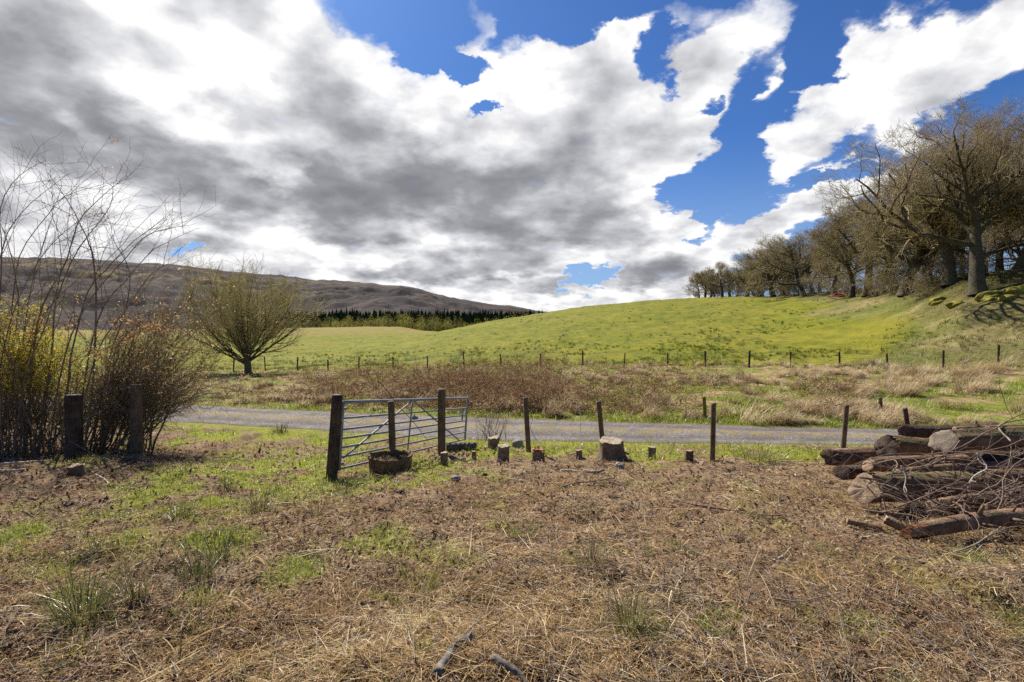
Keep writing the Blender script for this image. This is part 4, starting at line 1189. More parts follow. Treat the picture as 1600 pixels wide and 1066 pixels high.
# ---------------------------------------------------------------- logs and sticks
def log_thing(name, a, b, ra, rb, label, cat, bark_m, end_a=None, end_b=None, slant=(0, 0), K=34, S=40, bow=(0, 0, 0), rough=.17, seed=1, group=None, jag=0.0, knots=0):
    a = np.asarray(a, float); b = np.asarray(b, float)
    L = np.linalg.norm(b - a)
    t = thing(name, a, label, cat, group)
    q = ((Vector(b - a)).to_track_quat('X', 'Z')); t.rotation_mode = 'QUATERNION'; t.rotation_quaternion = q
    s = np.linspace(0, 1, S); ang = np.arange(K) * 2 * math.pi / K
    r = ra + (rb - ra) * s
    V = np.empty((S, K, 3))
    bw = np.array(q.inverted() @ Vector(bow))
    for i in range(S):
        nz_ = 1 + rough * 2 * (fbm(np.cos(ang) * 1.3 + 10 + seed, np.sin(ang) * 1.3 + s[i] * L * 1.1, 4, seed) - .5) * 1.5 + 1.1 * rough * (fbm(np.cos(ang) * 5 + 10, np.sin(ang) * 5 + s[i] * L * 9, 3, seed + 3) - .5)
        V[i, :, 0] = s[i] * L
        V[i, :, 1] = np.cos(ang) * r[i] * nz_ + bw[1] * 4 * s[i] * (1 - s[i])
        V[i, :, 2] = np.sin(ang) * r[i] * nz_ + bw[2] * 4 * s[i] * (1 - s[i])
    V[0, :, 0] += slant[0] * V[0, :, 1] + slant[1] * V[0, :, 2] + jag * ra * (fbm(np.cos(ang) * 3, np.sin(ang) * 3 + seed, 3, seed) - .5) * 2
    V[-1, :, 0] += .25 * V[-1, :, 2]
    bb = np.arange(S - 1)[:, None] * K + np.arange(K)[None]; b2 = np.arange(S - 1)[:, None] * K + (np.arange(K)[None] + 1) % K
    B = Bag().add(V.reshape(-1, 3), np.stack([bb, bb + K, b2 + K, b2], -1).reshape(-1, 4)[:, ::-1])
    rg = np.random.default_rng(seed + 900)
    for _ in range(knots):
        i = rg.integers(1, S - 1); j = rg.integers(0, K)
        p = V[i, j]; c = V[i].mean(0); d = (p - c) / np.linalg.norm(p - c) + np.array([rg.standard_normal() * .4, 0, 0])
        ln = .05 + .10 * rg.random()
        V_, Q_, T_ = tubes(np.array([p - d * .01, p + d * ln * .5, p + d * ln]), np.array([.016, .013, .010]) * (.7 + .6 * rg.random()), 6, cap=True)
        B.add(V_, Q_, T_)
    B.build('bark', bark_m, t)
    for e, m_ in ((0, end_a), (S - 1, end_b)):
        if m_ is None: continue
        rim = V[e]; c = rim.mean(0); W = [c[None] + [[(-.01 if e == 0 else .01), 0, 0]]]
        for f_ in (.3, .6, .93, .995):
            p = c + (rim - c) * f_
            p[:, 0] += (-1 if e == 0 else 1) * (.004 + .012 * r[e] / .15 * (fbm(p[:, 1] * 20, p[:, 2] * 20 + seed, 3, seed) - .5) - (.005 if f_ > .99 else 0)) + jag * .10 * r[e] * (1 - f_) * (fbm(p[:, 1] * 30, p[:, 2] * 30, 2, seed) - .5) * 2
            W.append(p)
        W[0][0, 0] = W[1][:, 0].mean()
        W = np.concatenate(W); k = np.arange(K); k2 = (k + 1) % K
        Q = np.concatenate([np.stack([1 + K * i + k, 1 + K * i + k2, 1 + K * (i + 1) + k2, 1 + K * (i + 1) + k], -1) for i in range(3)])
        T = np.stack([np.zeros(K, int), 1 + k, 1 + k2], -1)
        T = T[:, ::-1]
        Bag().add(W, Q, T).build('cut_end', m_, t)
    return t
LG = 'logs in the pile'
def P3(px, py, Y): return at(px, py, Y)
def rad(dpx, Y): return dpx / 2 * Y / F
log_thing('log', P3(1474, 690, 5.9), P3(1474, 690, 5.9) + [2.6, .25, .03], rad(33, 5.9), rad(31, 6), 'thick log on top of the pile with a broad pale sawn end', 'log', M['mosslog'], M['cutgrey'], M['cutold'], slant=(-.45, .45), seed=3, group=LG, knots=2, bow=(0, 0.043, 0.012))
log_thing('log', P3(1386, 697, 6.5), P3(1386, 697, 6.5) + [1.6, .35, .0], rad(32, 6.5), rad(24, 6.6), 'mossy rough ended log lying left of the topmost thick log', 'log', M['mosslog'], M['darklog'], M['cutold'], slant=(-.4, .5), jag=.18, seed=5, group=LG, bow=(0, -0.044, -0.039))
log_thing('log', P3(1416, 674, 7.0), P3(1416, 674, 7.0) + [1.5, .3, -.02], rad(20, 7.0), rad(22, 7.2), 'small dark log at the very back of the pile', 'log', M['darklog'], M['darklog'], M['darklog'], slant=(-.5, .1), seed=7, group=LG, bow=(0, 0.001, -0.033))
log_thing('log', P3(1300, 714, 6.9), P3(1300, 714, 6.9) + [3.4, .10, .04], rad(27, 6.9), rad(26, 7.0), 'ragged ended log reaching furthest left in the middle of the pile', 'log', M['logbark'], M['darklog'], M['cutold'], slant=(-.5, .1), jag=.28, seed=9, group=LG, knots=5, bow=(0, 0.043, 0.021))
log_thing('log', P3(1356, 726, 6.2), P3(1356, 726, 6.2) + [2.6, .0, .06], rad(19, 6.2), rad(20, 6.2), 'slim log with a small light cut end above the biggest log', 'log', M['logbark'], M['cutold'], M['cutold'], slant=(-.2, .5), seed=11, group=LG, knots=6, bow=(0, -0.044, 0.044))
log_thing('log', P3(1316, 738, 6.5), P3(1316, 738, 6.5) + [1.6, .15, -.02], rad(22, 6.5), rad(20, 6.5), 'dark curved log end peeping out beneath the ragged log', 'log', M['darklog'], M['darklog'], None, slant=(-.6, .3), seed=12, group=LG, bow=(0, 0.002, 0.002))
log_thing('log', P3(1352, 762, 5.45), P3(1352, 762, 5.45) + [2.5, .35, .02], rad(45, 5.45), rad(42, 5.8), 'biggest log, low at the front left with a jagged felling cut', 'log', M['mosslog'], M['cutold'], M['cutold'], slant=(-.45, .62), jag=.14, seed=14, group=LG, K=36, bow=(0, 0.042, -0.043))
log_thing('log', P3(1515, 722, 6.1), P3(1515, 722, 6.1) + [2.2, .1, .0], rad(34, 6.1), rad(36, 6.1), 'shaded dark brown log directly under the topmost thick log', 'log', M['darklog'], M['darklog'], M['cutold'], slant=(-.5, .1), seed=16, group=LG, bow=(0, -0.044, -0.025))
log_thing('log', P3(1572, 757, 5.5), P3(1572, 757, 5.5) + [1.8, .1, .0], rad(30, 5.5), rad(30, 5.5), 'log with a yellowish cut end at the right edge of the pile', 'log', M['logbark'], M['cutold'], M['cutold'], slant=(-.4, .8), seed=18, group=LG, bow=(0, 0.003, 0.029))
log_thing('log', P3(1440, 775, 5.9), P3(1440, 775, 5.9) + [2.4, .2, .0], rad(40, 5.9), rad(40, 5.9), 'hidden dark log at the bottom of the pile behind the brushwood', 'log', M['darklog'], M['darklog'], M['cutold'], seed=20, group=LG, bow=(0, 0.042, 0.041))
for i, (y_, lab) in enumerate(((671, 'thin pole lying along the top of the pile, the higher one'), (678, 'thin pole lying along the top of the pile, the lower one'))):
    p = P3(1492 - 8 * i, y_, 6.35 - .2 * i)
    log_thing('pole', p, p + [2.3, .1, .06 - .02 * i], rad(9 + i * 2, 6.3), rad(10, 6.3), lab, 'pole', M['logbark'], M['cutold'], M['cutold'], K=12, rough=.05, seed=30 + i, knots=3)
log_thing('log', P3(1404, 741, 5.75), P3(1404, 741, 5.75) + [2.3, -.06, .10], rad(17, 5.75), rad(15, 5.7), 'thin reddish log resting crooked on the biggest log', 'log', M['logbark'], M['cutold'], M['cutold'], slant=(-.4, .3), seed=24, group=LG, knots=7, bow=(0, .05, .03))
log_thing('log', P3(1455, 792, 5.15), P3(1455, 792, 5.15) + [1.9, .22, .05], rad(20, 5.15), rad(18, 5.3), 'thin log low in the dark gap behind the fallen stem', 'log', M['logbark'], M['cutold'], M['cutold'], slant=(-.3, .2), seed=25, group=LG, knots=6, bow=(0, .04, .04))
log_thing('log', P3(1540, 742, 5.45), P3(1540, 742, 5.45) + [1.7, -.1, .02], rad(18, 5.45), rad(18, 5.4), 'short reddish log poking out above the yellowish cut end', 'log', M['logbark'], M['cutold'], M['cutold'], slant=(-.5, .3), seed=26, group=LG, knots=4)
# the fallen stem in front with its torn orange end
p = P3(1436, 829, 4.45)
e = P3(1640, 806, 4.62)
fl = log_thing('fallen_stem', p, e, rad(23, 4.45), rad(27, 4.6), 'long slim fallen stem in front of the pile with a torn orange end', 'log', M['logbark'], None, M['cutold'], slant=(-.5, .3), jag=.8, seed=40, knots=9, rough=.06, bow=(0, 0, .03), S=26)
rg = np.random.default_rng(8); b = Bag()
r_ = rad(23, 4.45)
for i in range(46):
    a = rg.random() * 6.283; q = r_ * .92 * math.sqrt(rg.random()); ln = (.05 + .17 * rg.random()) * (1.15 - .4 * (q / r_))
    y_, z_ = math.cos(a) * q, math.sin(a) * q
    P = np.array([[.07, y_, z_], [-ln * .5, y_ * .95, z_ * .95 - .003], [-ln, y_ * .85 + rg.standard_normal() * .006, z_ * .8 - .012]])
    V, Q = tubes(P, np.array([.014, .010, .002]) * (.6 + .8 * rg.random()), 4); b.add(V, Q)
b.build('torn_wood', M['cutfresh'], fl, smooth=False)
log_thing('fallen_stem', P3(1384, 812, 4.62), P3(1433, 834, 4.5), rad(15, 4.6), rad(18, 4.5), 'short bark covered piece just left of the torn orange end', 'log', M['logbark'], M['cutold'], None, K=14, seed=43, jag=.4)
log_thing('pole', P3(1324, 814, 4.75), P3(1374, 826, 4.65), rad(9, 4.7), rad(10, 4.6), 'short pale brown pole on the ground left of the fallen stem', 'pole', M['logbark'], M['cutold'], M['cutold'], K=12, seed=44, rough=.05)
log_thing('log', ground(706, 706) + [-.12, .1, .07], ground(744, 704) + [0, .1, .07], .085, .08, 'grey weathered log lying in grass between two short stumps', 'log', M['greylog'], M['cutgrey'], M['cutgrey'], K=18, seed=50, rough=.06)

# brushwood heaped over the pile
rg = np.random.default_rng(64)
n = 190
u = rg.random(n); v = rg.random(n)
px_ = 1335 + 330 * u ** .85; py_ = 722 + 84 * v
Yb = 5.9 - 1.15 * np.clip((py_ - 715) / 90, 0, 1) - .25 * rg.random(n)
P0 = np.stack([at(a_, b_, c_) for a_, b_, c_ in zip(px_, py_, Yb)])
a = np.where(rg.random(n) < .7, rg.normal(0, .5, n), rg.random(n) * 6.283)
D0 = np.stack([np.cos(a), .6 * np.sin(a) - .15, rg.normal(.10, .40, n)], -1)
P = chains(P0, D0, clampn(rg, n, .80, .40, .2, 1.9), 12, .13, -.028, rg)
P[..., 2] = np.maximum(P[..., 2], zt(P[..., 0], P[..., 1]) + .01)
Rr = clampn(rg, n, .0055, .003, .0025, .014)[:, None] * np.linspace(1, .40, 12)[None]
b = Bag(); V, Q = tubes(P, Rr, 5); b.add(V, Q)
P2, R2 = offshoots(P, Rr, 3, .15, .95, (.4, 1.1), lambda t, L: L * .38, 6, .22, -.02, .7, rg, .0016)
V, Q = tubes(P2, R2, 4); b.add(V, Q)
P3_, R3 = offshoots(P2, R2, 2, .3, .95, (.4, 1.0), lambda t, L: L * .45, 4, .2, -.02, .7, rg, .0012)
V, Q = tubes(P3_, R3, 3); b.add(V, Q)
tag(b.build('brushwood', M['brush']), 'tangle of thin dead branches heaped over the log pile', 'brushwood', kind='stuff')

# branches one can single out
def stick(pts, r, label, mat='stick', name='stick', cat='stick', shoots=0, seed=0, lift=.015, S=22):
    q = []
    for p_ in pts:
        if len(p_) == 2:
            g_ = ground(*p_); g_[2] += r + lift * .3
        else: g_ = at(*p_)
        q.append(g_)
    q = np.array(q)
    t = np.linspace(0, len(q) - 1, S); i = np.minimum(t.astype(int), len(q) - 2); f = (t - i)[:, None]
    p0 = q[np.maximum(i - 1, 0)]; p1 = q[i]; p2 = q[i + 1]; p3 = q[np.minimum(i + 2, len(q) - 1)]
    P = .5 * ((2 * p1) + (-p0 + p2) * f + (2 * p0 - 5 * p1 + 4 * p2 - p3) * f ** 2 + (-p0 + 3 * p1 - 3 * p2 + p3) * f ** 3)
    rg = np.random.default_rng(seed + 300)
    P += np.cumsum(rg.standard_normal(P.shape), 0) * min(r, .012) * .16
    o0 = P[0].copy()
    Rr = r * np.linspace(1, .55 if r < .02 else .85, S) * (1 + .07 * rg.standard_normal(S))
    V, Q, T = tubes(P - o0, Rr, 10 if r > .012 else 6, cap=True)
    b = Bag().add(V, Q, T)
    if shoots:
        P2, R2 = offshoots(P[None], Rr[None], shoots, .15, .95, (.4, 1.0), lambda t, L: L * .22, 6, .15, -.01, .6, rg, .0015)
        gz = zt(P2[..., 0], P2[..., 1]) + .008
        P2[..., 2] = np.maximum(P2[..., 2], gz)
        V, Q, T = tubes(P2 - o0, R2, 5, cap=True); b.add(V, Q, T)
    return tag(b.build(name, M[mat], None, o0), label, cat)
stick([(683, 1060), (699, 1040), (716, 1018), (740, 1001)], .026, 'thick grey stick in front of everything at the bottom of the picture', 'greystick', seed=1)
stick([(771, 1036), (790, 1048), (812, 1064), (830, 1082)], .021, 'cut grey stick pointing down beside the thick grey one', 'greystick', seed=2)
stick([(795, 953), (803, 940), (807, 921)], .013, 'short dark grey stick lying alone on straw in mid ground', 'darkstick', seed=3)
stick([(752, 1008), (735, 1022), (727, 1066)], .006, 'thin forked pale twig crossing near the thick grey stick', 'stick', shoots=2, seed=4)
stick([(1052, 782), (1090, 792), (1140, 800), (1180, 806), (1222, 808)], .011, 'long dark straight branch lying across the straw left of the pile', 'darkstick', shoots=3, seed=5)
stick([(1095, 732), (1130, 742), (1175, 758), (1210, 774), (1222, 782)], .009, 'long thin brown branch reaching down from the lone upright post', 'stick', shoots=3, seed=6)
stick([(1010, 924), (1040, 916), (1090, 908), (1150, 905)], .012, 'dark bowed branch lying in a hollow right of the rush clump', 'darkstick', shoots=5, seed=7)
stick([(1080, 893), (1098, 872), (1108, 858)], .008, 'short brown stick slanting above the dark bowed branch', 'stick', seed=8)
stick([(1440, 882), (1480, 868, 4.05), (1530, 850, 4.15), (1566, 824, 4.3)], .011, 'long curved branch propped from the ground onto the fallen stem', 'stick', shoots=5, seed=9)
stick([(1345, 843), (1380, 838)], .008, 'small pale stick on the ground below the short pale brown pole', 'palestick', seed=10)
stick([(876, 738), (888, 737), (903, 739)], .018, 'bleached white stick lying below the small low stump', 'palestick', seed=11)
stick([(912, 738), (930, 741), (942, 738)], .022, 'stubby brown piece of branch right of the bleached white stick', 'stick', seed=12)
stick([(880, 762), (900, 757), (925, 755), (960, 750)], .013, 'dark branch on bare ground below the widest stump', 'darkstick', shoots=3, seed=13)
stick([(838, 772), (865, 768), (890, 775), (905, 779)], .006, 'thin white twisted twig on bare ground under the stump row', 'palestick', shoots=4, seed=14)
stick([(1068, 898), (1072, 870), (1083, 852)], .004, 'faint thin twig standing out of the straw', 'palestick', seed=15)
stick([(915, 835), (925, 815), (930, 800), (905, 785)], .005, 'thin bent pale twig above the middle of the cleared ground', 'palestick', shoots=2, seed=16)
stick([(1205, 880), (1222, 872), (1232, 858)], .008, 'crooked pale stick with stubs lying on straw below the pile', 'palestick', shoots=3, seed=17)
stick([(1580, 690, 5.6), (1560, 665, 6.0), (1600, 655, 6.3), (1650, 648, 6.5)], .010, 'pale branch sticking up over the top of the log pile', 'stick', shoots=3, seed=18)
stick([(1512, 763, 5.2), (1520, 745, 5.2), (1540, 733, 5.25), (1536, 720, 5.3), (1524, 708, 5.35)], .010, 'crooked pale branch bent upwards across the dark gap in the pile', 'palestick', shoots=3, seed=19)
stick([(1408, 728, 5.2), (1416, 745, 5.15), (1414, 768, 5.1), (1424, 790, 5.0)], .008, 'pale branch hanging down over the face of the biggest log', 'palestick', shoots=3, seed=20)
stick([(1480, 763, 5.1), (1530, 770, 5.0), (1570, 785, 4.9), (1640, 800, 4.8)], .013, 'dark branch slanting down right in front of the dark gap', 'darkstick', shoots=5, seed=21)
stick([(1376, 770, 5.0), (1400, 778, 4.95), (1430, 795, 4.85), (1470, 812, 4.75)], .009, 'brown branch slanting from the biggest log to the fallen stem', 'stick', shoots=4, seed=22)
stick([(1390, 818, 4.6), (1382, 800, 4.65), (1378, 780, 4.7)], .012, 'upright broken branch stub at the left end of the fallen stem', 'stick', seed=23)
stick([(0, 728), (25, 727), (60, 724), (85, 723)], .016, 'long bleached stick at the left edge below the stout dark post, upper one', 'palestick', seed=24)
stick([(0, 738), (18, 737), (38, 735)], .020, 'short bleached stick at the left edge below the stout dark post, lower one', 'palestick', seed=25)
stick([(110, 725, 9.0), (130, 737), (160, 733)], .014, 'brown branch lying at the foot of the stout dark post', 'stick', shoots=2, seed=26)
stick([(150, 743), (165, 752), (172, 760)], .012, 'pale stick on leaf litter left of the taller smooth post', 'palestick', seed=27)
stick([(395, 822), (415, 818), (445, 806)], .011, 'dark stick half buried in grass at the left', 'darkstick', shoots=2, seed=28)
stick([(412, 793), (430, 790), (470, 788)], .011, 'pale stick lying in rushes left of the gatepost', 'palestick', shoots=1, seed=29)
stick([(110, 690, 9.0), (130, 702, 9.05), (157, 716, 9.1)], .008, 'thin stick leaning against the stout dark post', 'stick', seed=30)
stick([(175, 737), (190, 730), (208, 722)], .024, 'dark short log end lying at the foot of the taller smooth post', 'darkstick', seed=31)
# ---------------------------------------------------------------- rush clumps
def rush(px, py, hpx, wpx, label, n=150, brown=.25, seed=0):
    n = int(n * .62); brown = min(.9, brown + .22)
    rg = np.random.default_rng(500 + seed)
    p = ground(px, py); s = p[1] / F; h = hpx * s * 1.12; r = wpx / 2 * s * .62
    a = rg.random(n) * 6.283; q = np.sqrt(rg.random(n)) * r
    x, y = p[0] + np.cos(a) * q, p[1] + np.sin(a) * q * .8 + r * .4
    root = np.stack([x, y, zt(x, y) - .01], -1) - p
    lean = .25 + .55 * (q / r)
    V, Q = blades(root, a + rg.normal(0, .5, n), 1.57 - np.abs(rg.normal(0, .20, n)) - lean * .35, h * (.25 + .80 * rg.random(n) ** .8), clampn(rg, n, .0042, .001, .002, .007) * max(1, p[1] / 5), np.where(rg.random(n) < .22, 1.6, 1.0) * clampn(rg, n, .45, .4, -.1, 1.6), 4, roll=rg.normal(0, .6, n))
    ti = np.where(rg.random(n) < brown, .82 + .18 * rg.random(n), .15 + .6 * rg.random(n))
    B = Bag().add(V, Q, None, np.repeat(ti, 10))
    m_ = int(n * .5)
    a2 = rg.random(m_) * 6.283; q2 = r * (.3 + .9 * rg.random(m_))
    x, y = p[0] + np.cos(a2) * q2, p[1] + np.sin(a2) * q2 + r * .4
    V, Q = blades(np.stack([x, y, zt(x, y)], -1) - p, a2 + rg.normal(0, .6, m_), np.abs(rg.normal(.35, .3, m_)), h * (.3 + .5 * rg.random(m_)), clampn(rg, m_, .004, .001, .002, .006), rg.normal(.5, .4, m_), 4)
    B.add(V, Q, None, np.repeat(.75 + .25 * rg.random(m_), 10))
    return tag(B.build('rush_clump', M['rush'], None, p), label, 'rush clump', 'rush clumps in the rough ground')
rush(118, 972, 105, 110, 'big dark rush clump at the lower left edge of the field', 320, .2, 1)
rush(205, 938, 70, 80, 'ragged rush clump right of the big dark clump, half flattened', 160, .35, 2)
rush(302, 910, 75, 75, 'dense green rush clump in the left foreground, behind another', 260, .15, 3)
rush(338, 880, 62, 50, 'slender upright rush clump at the right shoulder of the dense one', 150, .15, 4)
rush(988, 985, 92, 80, 'brown tinged rush clump standing alone in the right foreground', 260, .55, 5)
rush(925, 886, 42, 70, 'low wide green clump above the brown tinged rushes', 170, .25, 6)
rush(272, 812, 42, 60, 'rush clump in the grass left of the pale stick', 150, .2, 7)
rush(402, 800, 46, 60, 'rush clump at the left end of the pale stick', 160, .3, 8)
rush(352, 765, 40, 40, 'upright rushes on the litter between round post and gatepost', 120, .3, 9)
rush(490, 806, 34, 44, 'small dull clump below the gatepost shadow', 110, .4, 10)
rush(542, 768, 40, 54, 'green clump in the shadow at the foot of the gatepost', 160, .1, 11)
rush(436, 678, 20, 34, 'dark rush tuft on the near edge of the lane', 130, .2, 12)
rush(150, 868, 34, 60, 'thin sparse rushes on leaf litter at far left', 90, .4, 13)
rush(1195, 722, 26, 130, 'long low clump of thin rushes right of the lone upright post', 260, .45, 14)
rush(1060, 940, 28, 50, 'small tuft in the hollow below the dark bowed branch', 90, .5, 15)
rush(640, 1000, 26, 60, 'straggly tuft just above the thick grey stick', 80, .7, 16)
rush(1030, 1010, 30, 40, 'small green tuft beside the brown tinged rushes', 80, .3, 17)

# ---------------------------------------------------------------- far fence
fpx = [364, 414, 464, 512, 560, 614, 668, 725, 783, 845, 911, 976, 1043, 1103, 1171, 1236, 1313, 1388, 1475, 1561, 1652]
base = []
for q in fpx:
    Yf_ = float(fence_y(q)) - .2; x_ = (q - 800) / 800 * Yf_
    base.append((x_, Yf_, float(zt(x_, Yf_))))
base = np.array(base)
mid = base[len(base) // 2]
fence = thing('wire_fence', mid, 'long post and wire fence between the brown bank and the green hill', 'fence')
rg = np.random.default_rng(12); tops = []
for i, bpt in enumerate(base):
    h = 1.12 + .10 * rg.standard_normal(); ln = rg.normal(0, .05, 2)
    P = np.array([[0, 0, -.2], [ln[0] * .5, ln[1] * .5, h * .5], [ln[0] * .95, ln[1] * .95, h * .97], [ln[0], ln[1], h]])
    o = ngon_tube(P, np.array([.062, .060, .058, .05]) * (1 + .12 * rg.standard_normal()), 8, .06, i, dome=.02).build('fence_post', M['darkpost'], fence, bpt - mid)
    tops.append(bpt + [ln[0], ln[1], h])
tops = np.array(tops)
for f_ in (.93, .62, .32):
    W_ = base * (1 - f_) + tops * f_ - mid
    pts = []
    for a, b in zip(W_[:-1], W_[1:]):
        for t in (0, .33, .66): pts.append(a * (1 - t) + b * t - np.array([0, 0, .03 * math.sin(t * math.pi)]))
    pts.append(W_[-1])
    V, Q = tubes(np.array(pts), np.full(len(pts), .005), 4)
    Bag().add(V, Q).build('wire', M['wire'], fence)

# ---------------------------------------------------------------- trees
def tree_mesh(seed, H, trunk_h, spread, n1=9, n2=8, n3=7, n4=6, r0=.42, lean=(0, 0), gn=.17, twig=.011, wide=1.0, fine=1.0):
    rg = np.random.default_rng(seed)
    tr = chains(np.zeros((1, 3)), np.array([[lean[0], lean[1], 1.0]]), np.array([H * .62]), 14, .085, .03, rg)
    tR = (r0 * np.array([1.45, 1.12, 1.0, .95, .90, .84, .76, .66, .56, .46, .37, .29, .21, .13]))[None]
    t0 = trunk_h / (H * .62)
    l1, R1 = offshoots(tr, tR, n1, t0, .98, (.75, 1.35), lambda t, L: spread * (1.12 - .60 * (t - t0) / (1 - t0)) * .80, 12, gn, .05, .62, rg, .07)
    R1 = np.maximum(R1[:, :1] * np.linspace(1, .22, 12)[None], .03)
    l2, R2 = offshoots(l1, R1, n2, .22, .98, (.45, 1.05), lambda t, L: L * (.62 - .30 * t), 9, gn * 1.15, .06, .66, rg, .025)
    l3, R3 = offshoots(l2, R2, n3, .20, 1.0, (.4, 1.05), lambda t, L: L * (.52 - .18 * t), 7, gn * 1.2, .05, .66, rg, .013)
    l4, R4 = offshoots(l3, R3, n4, .15, 1.0, (.4, 1.1), lambda t, L: np.maximum(L * .5, .55), 5, gn * 1.0, .05, .7, rg, twig * .75)
    n5 = max(1, int(round(4 * fine)))
    l5, R5 = offshoots(l4, R4, n5, .2, 1.0, (.3, .85), lambda t, L: np.maximum(L * .6, .42), 4, gn * .9, .05, .75, rg, twig * .7)
    a = Bag()
    for P, Rr, K in ((tr, tR, 14), (l1, R1, 8), (l2, R2, 5)):
        V, Q = tubes(P, Rr, K, jit=.0); a.add(V * np.array([wide, wide, 1]), Q)
    c = Bag()
    for P, Rr, K in ((l3, R3, 3), (l4, R4, 3), (l5, R5, 3)):
        V, Q = tubes(P, Rr, K); c.add(V * np.array([wide, wide, 1]), Q)
    return a.mesh('trunk'), c.mesh('crown')

OAK_G = 'bare oaks of the wood on the hill'
protos = [tree_mesh(900 + i, 14.0, (2.4, 3.2, 1.8, 2.8, 2.2)[i], (8.6, 7.4, 8.0, 6.6, 7.8)[i], n1=(11, 10, 12, 10, 11)[i], n2=8, n3=7, n4=6, r0=(.42, .36, .40, .32, .38)[i], lean=((.1, 0), (-.12, .05), (.05, -.1), (-.05, 0), (-.2, 0))[i], fine=.62, gn=(.17, .19, .18, .16, .2)[i], twig=.016) for i in range(5)]
for a, c in protos:
    a.materials.append(M['oakbark']); c.materials.append(M['oaktwig'])
def oak(px, Y, H, label, k=0, rz=0.0, base_h=14.0, meshes=None, group=OAK_G, name='oak_tree', dx=0):
    x = (px - 800) / 800 * Y
    t = thing(name, (x, Y, float(zt(x, Y)) - .10), label, 'tree', group, rz, H / base_h)
    w_ = 1.10 + .20 * float(sstep(1300 - px, 0, 120)); t.scale = (t.scale[0] * w_, t.scale[1] * w_, t.scale[2])
    for nm, me in zip(('trunk', 'crown'), meshes or protos[k]):
        o = bpy.data.objects.new(nm, me); COL.objects.link(o); o.parent = t
    return t
big = tree_mesh(1207, 17.0, 4.0, 11.2, n1=13, n2=9, n3=8, n4=6, r0=.44, lean=(.10, 0), gn=.17, twig=.013, fine=1.0)
big[0].materials.append(M['oakbark']); big[1].materials.append(M['oaktwig'])
oak(1527, 47, 16.6, 'largest bare oak with a stout grey trunk, at the wood edge', meshes=big, base_h=14.2, rz=.6)
oak(1482, 55, 18.4, 'dark trunked bare oak just left of the largest oak', 0, 1.9)
oak(1412, 63, 19.8, 'bare oak with low sweeping limbs, second left of the largest oak', 2, .4)
oak(1352, 76, 18.4, 'bare oak with golden brown twigs in the middle of the wood edge', 1, 2.8)
oak(1302, 92, 15.4, 'open crowned bare oak with two forked stems rising from the brow', 3, 4.0)
oak(1255, 108, 16.6, 'rounded bare oak on the brow right of the thin crowned pair', 4, 5.2)
oak(1207, 122, 15.2, 'bare oak whose wide crown makes the last high dome of the row', 0, 3.3)
oak(1166, 138, 15.0, 'spreading bare oak with dark forked limbs near the end of the row', 2, 1.2)
oak(1128, 150, 12.2, 'short bare oak, next to last at the low end of the row', 3, .9)
oak(1101, 160, 10.6, 'smallest bare oak, at the low left end of the row', 1, 3.9)
oak(1592, 52, 19.0, 'bare oak behind mossy rocks at the right edge of the picture', 4, 2.2)
rg = np.random.default_rng(88)
pts = [(1450, 62), (1380, 70), (1330, 80), (1445, 74), (1500, 76), (1560, 66), (1620, 60), (1378, 92), (1430, 100), (1330, 108), (1280, 124), (1232, 138), (1190, 150), (1148, 166), (1115, 178), (1140, 158), (1110, 168), (1092, 172), (1185, 144), (1225, 128), (1540, 92), (1600, 84), (1480, 118), (1395, 128), (1310, 146), (1245, 160), (1660, 54), (1700, 58), (1640, 76), (1180, 172), (1222, 142), (1268, 118), (1650, 50)]
for i, (q, Y_) in enumerate(pts):
    H_ = (12.0 if q < 1200 else 14.2) * (1 + .10 * rg.standard_normal())
    if q < 1160: H_ = 11.0
    oak(q, Y_, H_, 'bare oak standing deeper in the wood behind the edge trees', int(rg.integers(0, 5)), rg.random() * 6.28, group='oaks deeper in the wood')

# scrub under the oaks
def scrub_mesh(seed, H=2.6):
    rg = np.random.default_rng(seed); n = 26
    P = chains(rg.standard_normal((n, 3)) * [.7, .5, 0], np.stack([rg.normal(0, .6, n), rg.normal(0, .6, n), np.ones(n)], -1), H * (.6 + .6 * rg.random(n)), 8, .16, .0, rg)
    Rr = np.full((n, 1), .022) * np.linspace(1, .35, 8)[None]
    b = Bag(); V, Q = tubes(P, Rr, 4); b.add(V, Q)
    P2, R2 = offshoots(P, Rr, 9, .2, 1, (.4, 1.0), lambda t, L: L * .38, 6, .2, .02, .7, rg, .010); V, Q = tubes(P2, R2, 3); b.add(V, Q)
    P3_, R3 = offshoots(P2, R2, 7, .2, 1, (.4, 1.0), lambda t, L: L * .45, 4, .2, .02, .7, rg, .009); V, Q = tubes(P3_, R3, 3); b.add(V, Q)
    me = b.mesh('scrub'); me.materials.append(M['oaktwig']); return me
scr = [scrub_mesh(70 + i) for i in range(3)]
for i, (q, Y_, s_) in enumerate([(1440, 57, 1.1), (1395, 66, 1.2), (1372, 72, 1.2), (1330, 84, 1.3), (1318, 95, 1.3), (1280, 100, 1.4), (1240, 116, 1.5), (1222, 124, 1.4), (1184, 134, 1.5), (1150, 146, 1.4), (1118, 156, 1.3), (1088, 160, 1.2), (1506, 58, .9), (1462, 62, 1.1)]):
    x = (q - 800) / 800 * Y_
    o = bpy.data.objects.new('scrub_bush', scr[i % 3]); COL.objects.link(o)
    o.location = (x, Y_, float(zt(x, Y_)) - .05); o.rotation_euler = (0, 0, i * 1.7); o.scale = (s_,) * 3
    tag(o, 'low bare scrub bush in the shade under the wood edge', 'bush', 'scrub under the oaks')

